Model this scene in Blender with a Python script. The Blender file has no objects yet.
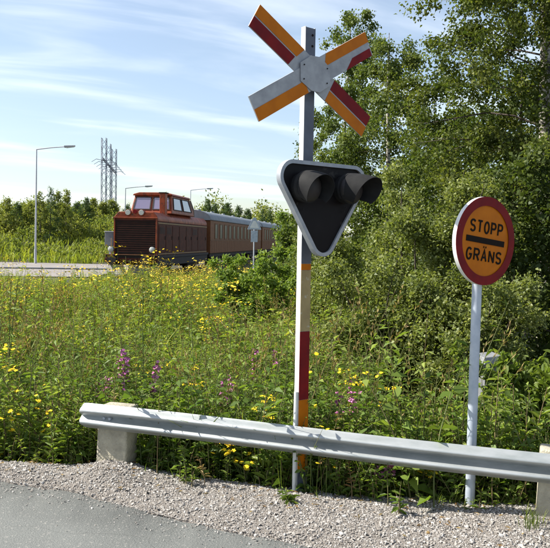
import bpy, bmesh, math, random
import numpy as np
from mathutils import Vector, Matrix, noise as mnoise
R = math.radians
SC = bpy.context.scene
COL = SC.collection
# ------------------------------------------------------------------ camera
FPX = 750.0                       # focal length in photo pixels (photo 550 x 548)
EYE = Vector((0, 0, 1.7))
cam_d = bpy.data.cameras.new('camera'); cam = bpy.data.objects.new('camera', cam_d); COL.objects.link(cam)
cam_d.sensor_fit = 'HORIZONTAL'; cam_d.sensor_width = 36; cam_d.lens = 36 * FPX / 550
cam_d.clip_start = 0.1; cam_d.clip_end = 6000
CM = Matrix.Rotation(R(90 - 2.6), 3, 'X') @ Matrix.Rotation(R(1.0), 3, 'Z')
cam.matrix_world = Matrix.Translation(EYE) @ CM.to_4x4()
SC.camera = cam
# ------------------------------------------------------------------ sky, sun, exposure
SUN_AZ = Vector((-0.99, 0.08)).normalized(); SUN_EL = R(43)
w = bpy.data.worlds.new('World'); SC.world = w; w.use_nodes = True
nt = w.node_tree; nt.nodes.clear()
def N(t, ty, **kw):
    n = t.nodes.new(ty)
    for k, v in kw.items():
        if k.startswith('i_'): n.inputs[k[2:].replace('_', ' ')].default_value = v
        else: setattr(n, k, v)
    return n
sky = N(nt, 'ShaderNodeTexSky', sky_type='NISHITA', sun_disc=False, sun_elevation=SUN_EL,
        sun_rotation=math.atan2(SUN_AZ.x, SUN_AZ.y), air_density=1.0, dust_density=0.9, ozone_density=1.2)
tc = N(nt, 'ShaderNodeTexCoord')
sx = N(nt, 'ShaderNodeSeparateXYZ'); nt.links.new(tc.outputs['Generated'], sx.inputs[0])
zz = N(nt, 'ShaderNodeMath', operation='MAXIMUM'); nt.links.new(sx.outputs['Z'], zz.inputs[0]); zz.inputs[1].default_value = 0.0
za = N(nt, 'ShaderNodeMath', operation='ADD'); nt.links.new(zz.outputs[0], za.inputs[0]); za.inputs[1].default_value = 0.14
dv = N(nt, 'ShaderNodeVectorMath', operation='DIVIDE')
cz = N(nt, 'ShaderNodeCombineXYZ')
for i in range(3): nt.links.new(za.outputs[0], cz.inputs[i])
nt.links.new(tc.outputs['Generated'], dv.inputs[0]); nt.links.new(cz.outputs[0], dv.inputs[1])
mr = N(nt, 'ShaderNodeMapping'); nt.links.new(dv.outputs[0], mr.inputs['Vector']); mr.inputs['Rotation'].default_value = (0, 0, R(-24))
mp = N(nt, 'ShaderNodeMapping'); nt.links.new(mr.outputs[0], mp.inputs['Vector'])
mp.inputs['Scale'].default_value = (0.50, 1.7, 0.0); mp.inputs['Location'].default_value = (1.3, 0.75, 0)
c1 = N(nt, 'ShaderNodeTexNoise'); c1.inputs['Scale'].default_value = 1.5; c1.inputs['Detail'].default_value = 8; c1.inputs['Roughness'].default_value = 0.5; c1.inputs['Distortion'].default_value = 0.5
nt.links.new(mp.outputs[0], c1.inputs['Vector'])
cr = N(nt, 'ShaderNodeMapRange'); cr.interpolation_type = 'SMOOTHSTEP'
cr.inputs['From Min'].default_value = 0.44; cr.inputs['From Max'].default_value = 0.82; cr.inputs['To Min'].default_value = 0.13; cr.inputs['To Max'].default_value = 0.8
nt.links.new(c1.outputs['Fac'], cr.inputs['Value'])
mx = N(nt, 'ShaderNodeMix', data_type='RGBA'); nt.links.new(cr.outputs[0], mx.inputs['Factor'])
nt.links.new(sky.outputs[0], mx.inputs['A']); mx.inputs['B'].default_value = (7.4, 7.9, 8.5, 1)
bg = N(nt, 'ShaderNodeBackground'); bg.inputs['Strength'].default_value = 0.086
nt.links.new(mx.outputs['Result'], bg.inputs['Color'])
wo = N(nt, 'ShaderNodeOutputWorld'); nt.links.new(bg.outputs[0], wo.inputs['Surface'])
sun_d = bpy.data.lights.new('sun', 'SUN'); sun_d.energy = 5.0; sun_d.angle = R(0.53); sun_d.color = (1.0, 0.95, 0.86)
sun = bpy.data.objects.new('sun', sun_d); COL.objects.link(sun)
sv = Vector((SUN_AZ.x * math.cos(SUN_EL), SUN_AZ.y * math.cos(SUN_EL), math.sin(SUN_EL)))
sun.rotation_euler = sv.to_track_quat('Z', 'Y').to_euler(); sun.location = (-20, 5, 30)
vs = SC.view_settings
vs.view_transform = 'Standard'; vs.look = 'None'; vs.exposure = 1.04; vs.gamma = 1.0
# ------------------------------------------------------------------ pixel helpers (photo pixels -> directions)
def ray(px, py):
    return (CM @ Vector(((px - 275) / FPX, (274 - py) / FPX, -1))).normalized()
def at(px, py, Y):               # point on the vertical plane y = Y
    d = ray(px, py); return EYE + d * (Y / d.y)
def gp(px, py, z=0.0):           # point on the level z
    d = ray(px, py); return EYE + d * ((z - EYE.z) / d.z)
def sstep(a, b, x):
    t = np.clip((x - a) / (b - a), 0, 1); return t * t * (3 - 2 * t)
# ------------------------------------------------------------------ materials
MATS = {}
def principled(name):
    m = bpy.data.materials.new(name); m.use_nodes = True
    t = m.node_tree; b = t.nodes['Principled BSDF']; MATS[name] = m
    return m, t, b
def mk(name, ca, cb=None, scale=6.0, rough=0.6, metal=0.0, bump=0.0, bscale=None, detail=6, spec=0.5, lo=0.35, hi=0.68, stretch=(1, 1, 1), rvar=0.0, wear=None, wscale=22.0, wlo=0.62):
    m, t, b = principled(name)
    b.inputs['Roughness'].default_value = rough; b.inputs['Metallic'].default_value = metal
    b.inputs['Specular IOR Level'].default_value = spec
    if cb is None: cb = tuple(c * 0.72 for c in ca)
    co = N(t, 'ShaderNodeTexCoord'); mpn = N(t, 'ShaderNodeMapping'); mpn.inputs['Scale'].default_value = stretch
    t.links.new(co.outputs['Object'], mpn.inputs['Vector'])
    n1 = N(t, 'ShaderNodeTexNoise'); n1.inputs['Scale'].default_value = scale; n1.inputs['Detail'].default_value = detail; n1.inputs['Roughness'].default_value = 0.62
    t.links.new(mpn.outputs[0], n1.inputs['Vector'])
    rp = N(t, 'ShaderNodeMapRange'); rp.inputs['From Min'].default_value = lo; rp.inputs['From Max'].default_value = hi
    t.links.new(n1.outputs['Fac'], rp.inputs['Value'])
    mxx = N(t, 'ShaderNodeMix', data_type='RGBA'); mxx.inputs['A'].default_value = (*ca, 1); mxx.inputs['B'].default_value = (*cb, 1)
    t.links.new(rp.outputs[0], mxx.inputs['Factor'])
    if wear is not None:          # chips, scratches and grime with shapes of their own
        nw = N(t, 'ShaderNodeTexNoise'); nw.inputs['Scale'].default_value = wscale; nw.inputs['Detail'].default_value = 9; nw.inputs['Roughness'].default_value = 0.72
        t.links.new(mpn.outputs[0], nw.inputs['Vector']); rw = N(t, 'ShaderNodeMapRange'); rw.inputs['From Min'].default_value = wlo; rw.inputs['From Max'].default_value = wlo + 0.05; t.links.new(nw.outputs['Fac'], rw.inputs['Value'])
        mw = N(t, 'ShaderNodeMix', data_type='RGBA'); t.links.new(rw.outputs[0], mw.inputs['Factor']); t.links.new(mxx.outputs['Result'], mw.inputs['A']); mw.inputs['B'].default_value = (*wear, 1); mxx = mw
    t.links.new(mxx.outputs['Result'], b.inputs['Base Color'])
    if rvar:
        rr = N(t, 'ShaderNodeMapRange'); rr.inputs['To Min'].default_value = rough - rvar; rr.inputs['To Max'].default_value = rough + rvar
        t.links.new(n1.outputs['Fac'], rr.inputs['Value']); t.links.new(rr.outputs[0], b.inputs['Roughness'])
    if bump:
        n2 = N(t, 'ShaderNodeTexNoise'); n2.inputs['Scale'].default_value = bscale or scale * 5; n2.inputs['Detail'].default_value = 8
        t.links.new(mpn.outputs[0], n2.inputs['Vector'])
        bp = N(t, 'ShaderNodeBump'); bp.inputs['Strength'].default_value = bump; bp.inputs['Distance'].default_value = 0.02
        t.links.new(n2.outputs['Fac'], bp.inputs['Height']); t.links.new(bp.outputs[0], b.inputs['Normal'])
    return m
def mk_leaf(name, dark, mid, light, trans=0.42, gloss=0.014):
    m = bpy.data.materials.new(name); m.use_nodes = True; t = m.node_tree; t.nodes.clear(); MATS[name] = m
    a = N(t, 'ShaderNodeAttribute', attribute_name='rnd')
    r = N(t, 'ShaderNodeValToRGB'); e = r.color_ramp.elements
    e[0].position = 0.0; e[0].color = (*dark, 1); e[1].position = 1.0; e[1].color = (*light, 1)
    x = e.new(0.5); x.color = (*mid, 1)
    t.links.new(a.outputs['Fac'], r.inputs[0])
    d = N(t, 'ShaderNodeBsdfDiffuse'); tr = N(t, 'ShaderNodeBsdfTranslucent'); g = N(t, 'ShaderNodeBsdfGlossy'); g.inputs['Roughness'].default_value = 0.5
    g.inputs['Color'].default_value = (0.9, 0.95, 0.9, 1)
    tint = N(t, 'ShaderNodeMix', data_type='RGBA', blend_type='MULTIPLY'); tint.inputs['Factor'].default_value = 1; tint.inputs['B'].default_value = (1.25, 1.3, 0.55, 1)
    t.links.new(r.outputs[0], d.inputs[0]); t.links.new(r.outputs[0], tint.inputs['A']); t.links.new(tint.outputs['Result'], tr.inputs[0])
    m1 = N(t, 'ShaderNodeMixShader'); m1.inputs[0].default_value = trans; t.links.new(d.outputs[0], m1.inputs[1]); t.links.new(tr.outputs[0], m1.inputs[2])
    m2 = N(t, 'ShaderNodeMixShader'); m2.inputs[0].default_value = gloss; t.links.new(m1.outputs[0], m2.inputs[1]); t.links.new(g.outputs[0], m2.inputs[2])
    o = N(t, 'ShaderNodeOutputMaterial'); t.links.new(m2.outputs[0], o.inputs[0])
    return m
def mk_simple_rnd(name, cols, rough=0.85, attr='rnd'):       # stones, petals: colour by the piece's own random number
    m, t, b = principled(name); b.inputs['Roughness'].default_value = rough; b.inputs['Specular IOR Level'].default_value = 0.3
    a = N(t, 'ShaderNodeAttribute', attribute_name=attr); r = N(t, 'ShaderNodeValToRGB'); e = r.color_ramp.elements
    n = len(cols)
    e[0].color = (*cols[0], 1); e[1].color = (*cols[-1], 1)
    for i, c in enumerate(cols[1:-1]):
        x = e.new((i + 1) / (n - 1)); x.color = (*c, 1)
    t.links.new(a.outputs['Fac'], r.inputs[0]); t.links.new(r.outputs[0], b.inputs['Base Color'])
    return m
def mk_asphalt():
    m, t, b = principled('asphalt'); b.inputs['Roughness'].default_value = 0.82; b.inputs['Specular IOR Level'].default_value = 0.35
    co = N(t, 'ShaderNodeTexCoord')
    big = N(t, 'ShaderNodeTexNoise'); big.inputs['Scale'].default_value = 1.6; big.inputs['Detail'].default_value = 6
    fine = N(t, 'ShaderNodeTexNoise'); fine.inputs['Scale'].default_value = 150; fine.inputs['Detail'].default_value = 4; fine.inputs['Roughness'].default_value = 0.7
    vor = N(t, 'ShaderNodeTexVoronoi'); vor.inputs['Scale'].default_value = 95
    for n in (big, fine, vor): t.links.new(co.outputs['Object'], n.inputs['Vector'])
    r = N(t, 'ShaderNodeValToRGB'); e = r.color_ramp.elements
    e[0].position = 0.3; e[0].color = (0.086, 0.090, 0.084, 1); e[1].position = 0.74; e[1].color = (0.200, 0.206, 0.194, 1)
    t.links.new(fine.outputs['Fac'], r.inputs[0])
    mm = N(t, 'ShaderNodeMix', data_type='RGBA', blend_type='MULTIPLY'); mm.inputs['Factor'].default_value = 0.85
    r2 = N(t, 'ShaderNodeMapRange'); r2.inputs['From Min'].default_value = 0.3; r2.inputs['From Max'].default_value = 0.7; r2.inputs['To Min'].default_value = 0.78; r2.inputs['To Max'].default_value = 1.12
    t.links.new(big.outputs['Fac'], r2.inputs['Value'])
    t.links.new(r.outputs[0], mm.inputs['A']); t.links.new(r2.outputs[0], mm.inputs['B'])
    sp = N(t, 'ShaderNodeMapRange'); sp.inputs['From Min'].default_value = 0.94; sp.inputs['From Max'].default_value = 0.98; sp.inputs['To Max'].default_value = 0.4
    sr = N(t, 'ShaderNodeSeparateColor'); t.links.new(vor.outputs['Color'], sr.inputs[0]); t.links.new(sr.outputs[0], sp.inputs['Value'])
    m2 = N(t, 'ShaderNodeMix', data_type='RGBA'); t.links.new(sp.outputs[0], m2.inputs['Factor']); t.links.new(mm.outputs['Result'], m2.inputs['A']); m2.inputs['B'].default_value = (0.34, 0.32, 0.29, 1)
    wn = N(t, 'ShaderNodeTexNoise'); wn.inputs['Scale'].default_value = 3.0; wn.inputs['Detail'].default_value = 5; t.links.new(co.outputs['Object'], wn.inputs['Vector'])
    ad = N(t, 'ShaderNodeMix', data_type='VECTOR'); ad.inputs['Factor'].default_value = 0.28; t.links.new(co.outputs['Object'], ad.inputs['A']); t.links.new(wn.outputs['Color'], ad.inputs['B'])
    vc = N(t, 'ShaderNodeTexVoronoi', feature='DISTANCE_TO_EDGE'); vc.inputs['Scale'].default_value = 1.15; t.links.new(ad.outputs['Result'], vc.inputs['Vector'])
    ck = N(t, 'ShaderNodeMapRange'); ck.inputs['From Min'].default_value = 0.0; ck.inputs['From Max'].default_value = 0.0035; ck.inputs['To Min'].default_value = 0.5; ck.inputs['To Max'].default_value = 0.0; t.links.new(vc.outputs['Distance'], ck.inputs['Value'])
    m3 = N(t, 'ShaderNodeMix', data_type='RGBA'); t.links.new(ck.outputs[0], m3.inputs['Factor']); t.links.new(m2.outputs['Result'], m3.inputs['A']); m3.inputs['B'].default_value = (0.04, 0.04, 0.037, 1)
    t.links.new(m3.outputs['Result'], b.inputs['Base Color'])
    bp = N(t, 'ShaderNodeBump'); bp.inputs['Strength'].default_value = 0.5; bp.inputs['Distance'].default_value = 0.004
    t.links.new(vor.outputs['Distance'], bp.inputs['Height']); t.links.new(bp.outputs[0], b.inputs['Normal'])
    return m
def mk_glass(name, col, rough=0.06):
    m, t, b = principled(name); b.inputs['Base Color'].default_value = (*col, 1); b.inputs['Roughness'].default_value = rough
    b.inputs['Specular IOR Level'].default_value = 1.0; b.inputs['Coat Weight'].default_value = 0.6; b.inputs['Coat Roughness'].default_value = 0.03
    return m
def mk_birch():
    m, t, b = principled('birch_bark'); b.inputs['Roughness'].default_value = 0.8
    co = N(t, 'ShaderNodeTexCoord'); mpn = N(t, 'ShaderNodeMapping'); mpn.inputs['Scale'].default_value = (3, 3, 9)
    t.links.new(co.outputs['Object'], mpn.inputs['Vector'])
    n1 = N(t, 'ShaderNodeTexNoise'); n1.inputs['Scale'].default_value = 1.6; n1.inputs['Detail'].default_value = 6; n1.inputs['Roughness'].default_value = 0.7
    t.links.new(mpn.outputs[0], n1.inputs['Vector'])
    r = N(t, 'ShaderNodeValToRGB'); e = r.color_ramp.elements
    e[0].position = 0.42; e[0].color = (0.03, 0.026, 0.022, 1); e[1].position = 0.56; e[1].color = (0.46, 0.42, 0.36, 1)
    t.links.new(n1.outputs['Fac'], r.inputs[0]); t.links.new(r.outputs[0], b.inputs['Base Color'])
    return m

mk_asphalt(); mk_birch()
mk('soil', (0.055, 0.045, 0.03), (0.03, 0.035, 0.018), scale=4, rough=0.95, bump=0.5)
mk('gravel_bed', (0.27, 0.24, 0.21), (0.15, 0.133, 0.115), scale=70, rough=0.95, bump=1.0, bscale=110, lo=0.42, hi=0.6)
mk('far_asphalt', (0.24, 0.215, 0.195), (0.18, 0.162, 0.148), scale=0.8, rough=0.85)
mk('ballast', (0.12, 0.11, 0.10), (0.06, 0.055, 0.05), scale=14, rough=0.95, bump=0.8)
mk('galvanised', (0.46, 0.475, 0.47), (0.29, 0.315, 0.31), scale=7, stretch=(0.5, 0.5, 2.2), wear=(0.25, 0.23, 0.20), wscale=14, wlo=0.68, rough=0.42, metal=0.5, bump=0.05, rvar=0.12)
mk('galvanised_dull', (0.42, 0.45, 0.49), (0.30, 0.33, 0.38), scale=14, rough=0.55, metal=0.35, rvar=0.1)
mk('galvanised_post', (0.50, 0.55, 0.62), (0.36, 0.41, 0.49), scale=10, rough=0.5, metal=0.25, rvar=0.1)
mk('pole_grey', (0.44, 0.46, 0.50), (0.36, 0.38, 0.42), scale=3, rough=0.6, metal=0.2)
mk('white_paint', (0.78, 0.78, 0.76), (0.58, 0.58, 0.55), scale=7, wear=(0.36, 0.34, 0.30), wscale=18, wlo=0.64, rough=0.5, hi=0.8)
mk('concrete', (0.44, 0.40, 0.30), (0.27, 0.245, 0.185), scale=11, rough=0.94, bump=0.6, bscale=75, detail=10)
mk('sign_orange', (0.52, 0.150, 0.003), (0.40, 0.105, 0.003), scale=8, wear=(0.25, 0.14, 0.06), wlo=0.66, spec=0.15, rough=0.55, lo=0.4, hi=0.8)
mk('sign_red', (0.20, 0.009, 0.010), (0.13, 0.007, 0.010), scale=9, wear=(0.19, 0.06, 0.06), wlo=0.66, spec=0.15, rough=0.6)
mk('post_blue', (0.10, 0.115, 0.155), (0.07, 0.08, 0.11), scale=12, rough=0.6)
mk('sign_grey', (0.36, 0.37, 0.39), (0.24, 0.25, 0.27), scale=10, wear=(0.15, 0.14, 0.13), wscale=30, wlo=0.66, rough=0.6)
mk('faded_yellow', (0.36, 0.27, 0.12), (0.26, 0.19, 0.085), scale=10, wear=(0.42, 0.38, 0.28), wlo=0.58, rough=0.65)
mk('board_black', (0.008, 0.007, 0.008), (0.012, 0.011, 0.012), scale=5, wear=(0.03, 0.028, 0.026), wscale=9, wlo=0.6, spec=0.12, rough=0.55)
mk('lamp_black', (0.014, 0.014, 0.015), (0.024, 0.024, 0.024), scale=12, spec=0.15, rough=0.75)
mk('board_rim', (0.36, 0.38, 0.41), (0.27, 0.29, 0.32), scale=16, rough=0.55, metal=0.1)
mk('letter_black', (0.014, 0.009, 0.007), rough=0.7, spec=0.1)
mk('dark_lens', (0.020, 0.017, 0.017), (0.03, 0.026, 0.025), rough=0.55, spec=0.3, scale=9)
mk_glass('cab_glass', (0.16, 0.14, 0.24), 0.06)
mk('coach_glass', (0.02, 0.017, 0.014), rough=0.35, spec=0.4)
mk_glass('lamp_glass', (0.42, 0.42, 0.38), 0.2)
mk('loco_red', (0.33, 0.066, 0.018), (0.15, 0.030, 0.011), wear=(0.09, 0.035, 0.02), wscale=3.5, wlo=0.56, spec=0.3, scale=2.2, rough=0.5, rvar=0.1)
mk('loco_shaded_brown', (0.105, 0.028, 0.014), (0.050, 0.016, 0.010), spec=0.15, wear=(0.10, 0.06, 0.035), wscale=2.6, wlo=0.60, scale=3, rough=0.65)  # grimy red-brown; shade on the sides and front is put into the colour
mk('loco_dark', (0.022, 0.017, 0.015), (0.035, 0.025, 0.02), scale=5, rough=0.8)
mk('grille_brown', (0.045, 0.014, 0.009), (0.022, 0.009, 0.007), scale=3, rough=0.7, spec=0.12)
mk('loco_cream', (0.30, 0.19, 0.07), (0.2, 0.12, 0.05), scale=5, rough=0.6)
mk('plough_grey', (0.20, 0.19, 0.17), (0.11, 0.10, 0.09), scale=4, rough=0.7)
mk('coach_brown', (0.20, 0.078, 0.030), (0.145, 0.054, 0.023), spec=0.15, scale=3, rough=0.55, stretch=(1, 1, 4))
mk('coach_trim', (0.17, 0.085, 0.04), (0.12, 0.055, 0.028), spec=0.2, scale=3, rough=0.6)
mk('coach_roof', (0.17, 0.19, 0.21), (0.12, 0.135, 0.15), scale=1.5, rough=0.6)
mk('rail_steel', (0.14, 0.10, 0.08), (0.22, 0.18, 0.15), scale=5, rough=0.5, metal=0.5)
mk('pylon_steel', (0.24, 0.26, 0.31), (0.19, 0.21, 0.25), scale=2, rough=0.6, metal=0.2)
mk('box_grey', (0.22, 0.225, 0.23), (0.15, 0.155, 0.16), scale=12, rough=0.6)
mk('cabinet_grey', (0.36, 0.37, 0.38), (0.26, 0.27, 0.28), scale=6, rough=0.55)
mk('cabinet_dark', (0.10, 0.11, 0.12), (0.16, 0.17, 0.18), scale=4, rough=0.6)
mk('dark_bark', (0.06, 0.045, 0.035), (0.10, 0.08, 0.06), scale=12, rough=0.9, bump=0.5)
mk_leaf('leaf_birch', (0.043, 0.069, 0.015), (0.091, 0.119, 0.027), (0.176, 0.188, 0.044))
mk_leaf('leaf_birch_far', (0.050, 0.083, 0.020), (0.101, 0.136, 0.033), (0.177, 0.202, 0.053))
mk_leaf('leaf_willow', (0.095, 0.124, 0.034), (0.167, 0.198, 0.057), (0.291, 0.308, 0.108), gloss=0.018)
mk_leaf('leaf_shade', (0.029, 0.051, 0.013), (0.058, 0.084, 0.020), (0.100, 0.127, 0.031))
mk_leaf('leaf_bright', (0.081, 0.127, 0.023), (0.132, 0.184, 0.034), (0.213, 0.253, 0.057), trans=0.45)
mk_leaf('leaf_alder', (0.095, 0.162, 0.030), (0.165, 0.240, 0.047), (0.267, 0.324, 0.077), trans=0.42)
mk_leaf('leaf_hill', (0.104, 0.143, 0.037), (0.187, 0.215, 0.055), (0.302, 0.299, 0.081), trans=0.42)
mk_leaf('leaf_conifer', (0.042, 0.077, 0.031), (0.070, 0.112, 0.042), (0.112, 0.154, 0.056), trans=0.3)
mk_leaf('leaf_herb', (0.065, 0.118, 0.018), (0.129, 0.197, 0.032), (0.234, 0.295, 0.062), trans=0.42, gloss=0.018)
mk_leaf('leaf_fireweed', (0.083, 0.136, 0.021), (0.159, 0.227, 0.039), (0.288, 0.343, 0.082), trans=0.42, gloss=0.018)
mk_leaf('leaf_grass', (0.077, 0.120, 0.021), (0.142, 0.195, 0.034), (0.232, 0.265, 0.064), trans=0.45)
mk_leaf('leaf_dry', (0.16, 0.09, 0.035), (0.24, 0.15, 0.06), (0.33, 0.25, 0.11), trans=0.25)
mk_leaf('leaf_meadow', (0.134, 0.189, 0.027), (0.236, 0.281, 0.040), (0.363, 0.373, 0.065), trans=0.45)
mk_simple_rnd('petal_yellow', [(0.72, 0.42, 0.008), (0.80, 0.55, 0.012), (0.82, 0.62, 0.03)])
mk_simple_rnd('petal_gold', [(0.52, 0.36, 0.03), (0.62, 0.45, 0.03), (0.72, 0.56, 0.05)])
mk_simple_rnd('petal_pink', [(0.32, 0.08, 0.22), (0.45, 0.14, 0.32), (0.55, 0.24, 0.42)])
mk_simple_rnd('petal_dull', [(0.22, 0.10, 0.08), (0.30, 0.16, 0.13), (0.36, 0.24, 0.18)])
mk_simple_rnd('stem_green', [(0.07, 0.10, 0.03), (0.12, 0.13, 0.045), (0.17, 0.12, 0.06)])
mk_simple_rnd('stone', [(0.125, 0.110, 0.096), (0.20, 0.180, 0.160), (0.255, 0.234, 0.212), (0.30, 0.280, 0.256), (0.37, 0.350, 0.325), (0.48, 0.465, 0.44)], rough=0.9)
# ------------------------------------------------------------------ object helpers
def tag(o, label=None, cat=None, group=None, kind=None):
    if label: o['label'] = label
    if cat: o['category'] = cat
    if group: o['group'] = group
    if kind: o['kind'] = kind
    return o
def empty(name, loc, rz=0.0, label=None, cat=None, group=None):
    o = bpy.data.objects.new(name, None); COL.objects.link(o); o.location = loc; o.rotation_euler = (0, 0, rz); o.empty_display_size = 0.2
    return tag(o, label, cat, group)
def link(name, me, parent=None, loc=None):
    o = bpy.data.objects.new(name, me); COL.objects.link(o)
    if parent is not None: o.parent = parent
    if loc is not None: o.location = loc
    return o
class MB:
    def __init__(s): s.v = []; s.f = []
    def add(s, vs, fs):
        n = len(s.v); s.v += [tuple(v) for v in vs]; s.f += [tuple(i + n for i in f) for f in fs]; return s
    def box(s, x0, x1, y0, y1, z0, z1):
        return s.hexa([(x0, y0, z0), (x1, y0, z0), (x1, y1, z0), (x0, y1, z0), (x0, y0, z1), (x1, y0, z1), (x1, y1, z1), (x0, y1, z1)])
    def hexa(s, v):
        return s.add(v, [(0, 3, 2, 1), (4, 5, 6, 7), (0, 1, 5, 4), (1, 2, 6, 5), (2, 3, 7, 6), (3, 0, 4, 7)])
    def tube(s, pts, rad, n=8, cap=True):
        pts = [Vector(p) for p in pts]; rad = rad if isinstance(rad, (list, tuple)) else [rad] * len(pts)
        vs = []; fs = []; up = None
        for i, p in enumerate(pts):
            d = (pts[min(i + 1, len(pts) - 1)] - pts[max(i - 1, 0)]).normalized()
            if up is None: up = Vector((1, 0, 0)) if abs(d.x) < 0.9 else Vector((0, 1, 0))
            a = d.cross(up).normalized(); b = d.cross(a).normalized(); up = -b if False else up
            for k in range(n):
                t = 2 * math.pi * k / n; vs.append(p + (a * math.cos(t) + b * math.sin(t)) * rad[i])
        for i in range(len(pts) - 1):
            for k in range(n):
                k2 = (k + 1) % n; fs.append((i * n + k, i * n + k2, (i + 1) * n + k2, (i + 1) * n + k))
        if cap: fs.append(tuple(range(n - 1, -1, -1))); fs.append(tuple((len(pts) - 1) * n + k for k in range(n)))
        return s.add(vs, fs)
    def prism(s, poly, y0, y1):          # polygon in x,z extruded along y
        n = len(poly); vs = [(x, y0, z) for x, z in poly] + [(x, y1, z) for x, z in poly]
        fs = [tuple(range(n)), tuple(range(2 * n - 1, n - 1, -1))] + [(i, i + n, (i + 1) % n + n, (i + 1) % n) for i in range(n)]
        return s.add(vs, fs)
    def build(s, name, mat, parent=None, smooth=False, bevel=0.0, loc=None, seg=2):
        me = bpy.data.meshes.new(name); me.from_pydata(s.v, [], s.f)
        bm = bmesh.new(); bm.from_mesh(me); bmesh.ops.recalc_face_normals(bm, faces=bm.faces)
        if bevel: bmesh.ops.bevel(bm, geom=list(bm.edges), offset=bevel, segments=seg, profile=0.6, affect='EDGES', clamp_overlap=True)
        bm.to_mesh(me); bm.free()
        if smooth:
            me.polygons.foreach_set('use_smooth', [True] * len(me.polygons))
            me.set_sharp_from_angle(angle=R(40))
        me.materials.append(MATS[mat]); return link(name, me, parent, loc)
# quads in bulk (leaves, blades, petals, stones)
class Q:
    def __init__(s): s.v = []; s.f = []; s.m = []; s.r = []; s.n = 0
    def add(s, v, f, m, r):
        v = np.asarray(v, float).reshape(-1, 3); f = np.asarray(f, int).reshape(-1, 4)
        s.v.append(v); s.f.append(f + s.n); s.n += len(v)
        s.m.append(np.full(len(f), m) if np.isscalar(m) else np.asarray(m)); s.r.append(np.full(len(v), r) if np.isscalar(r) else np.asarray(r))
    def done(s):
        return (np.concatenate(s.v), np.concatenate(s.f), np.concatenate(s.m), np.concatenate(s.r)) if s.v else (np.zeros((0, 3)), np.zeros((0, 4), int), np.zeros(0, int), np.zeros(0))
def qmesh(name, data, mats, parent=None, loc=None, smooth=False):
    v, f, m, r = data
    me = bpy.data.meshes.new(name); me.vertices.add(len(v)); me.vertices.foreach_set('co', v.astype(np.float32).ravel())
    tri = f.shape[1] == 3; k = f.shape[1]
    me.loops.add(len(f) * k); me.loops.foreach_set('vertex_index', f.astype(np.int32).ravel())
    me.polygons.add(len(f)); me.polygons.foreach_set('loop_start', np.arange(0, len(f) * k, k, dtype=np.int32))
    for x in mats: me.materials.append(MATS[x])
    me.polygons.foreach_set('material_index', m.astype(np.int32))
    if smooth: me.polygons.foreach_set('use_smooth', np.ones(len(f), bool))
    me.update(calc_edges=True)
    at_ = me.attributes.new('rnd', 'FLOAT', 'POINT'); at_.data.foreach_set('value', r.astype(np.float32))
    return link(name, me, parent, loc)
def unit(a): return a / np.maximum(np.linalg.norm(a, axis=-1, keepdims=True), 1e-9)
def leaf_quads(q, P, D, Nn, L, W, m, rnd, fold=0.18, droop=0.12):
    P = np.asarray(P, float); n = len(P)
    if n == 0: return
    D = unit(D); S = unit(np.cross(D, Nn)); U = np.cross(S, D)
    L = np.broadcast_to(np.asarray(L, float), (n,))[:, None]; W = np.broadcast_to(np.asarray(W, float), (n,))[:, None]
    mid = P + D * L * 0.45
    v = np.stack([P, mid + S * W / 2 + U * W * fold, P + D * L - U * L * droop, mid - S * W / 2 + U * W * fold], 1)
    f = np.arange(4 * n).reshape(n, 4)
    q.add(v.reshape(-1, 3), f, m, np.repeat(np.broadcast_to(rnd, (n,)), 4))
def leaf_hi(q, P, D, Nn, L, W, m, rnd, fold=0.16, droop=0.14):
    P = np.asarray(P, float); n = len(P)
    if n == 0: return
    D = unit(D); S = unit(np.cross(D, Nn)); U = np.cross(S, D)
    L = np.broadcast_to(np.asarray(L, float), (n,))[:, None]; W = np.broadcast_to(np.asarray(W, float), (n,))[:, None]
    a = P + D * L * 0.3 + U * (W * fold + L * droop * 0.25); c = P + D * L * 0.68 + U * (W * fold * 0.7)
    tip = P + D * L - U * L * droop
    v = np.stack([P, a + S * W / 2, c + S * W * 0.36, tip, c - S * W * 0.36, a - S * W / 2], 1)
    i = np.arange(n) * 6; f = np.concatenate([np.stack([i, i + 1, i + 2, i + 3], 1), np.stack([i, i + 3, i + 4, i + 5], 1)])
    q.add(v.reshape(-1, 3), f, m, np.repeat(np.broadcast_to(rnd, (n,)), 6))
def tube_quads(q, pts, rad, m, r, n=3):
    pts = np.asarray(pts, float); k = len(pts); d = np.gradient(pts, axis=0); d = unit(d)
    ref = np.where(np.abs(d[:, 2:3]) > 0.8, np.array([[1.0, 0, 0]]), np.array([[0, 0, 1.0]]))
    a = unit(np.cross(d, ref)); b = np.cross(d, a); rad = np.broadcast_to(np.asarray(rad, float), (k,))
    t = np.arange(n) * 2 * np.pi / n
    v = pts[:, None, :] + rad[:, None, None] * (np.cos(t)[None, :, None] * a[:, None, :] + np.sin(t)[None, :, None] * b[:, None, :])
    f = [(i * n + j, i * n + (j + 1) % n, (i + 1) * n + (j + 1) % n, (i + 1) * n + j) for i in range(k - 1) for j in range(n)]
    q.add(v.reshape(-1, 3), f, m, r)
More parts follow.
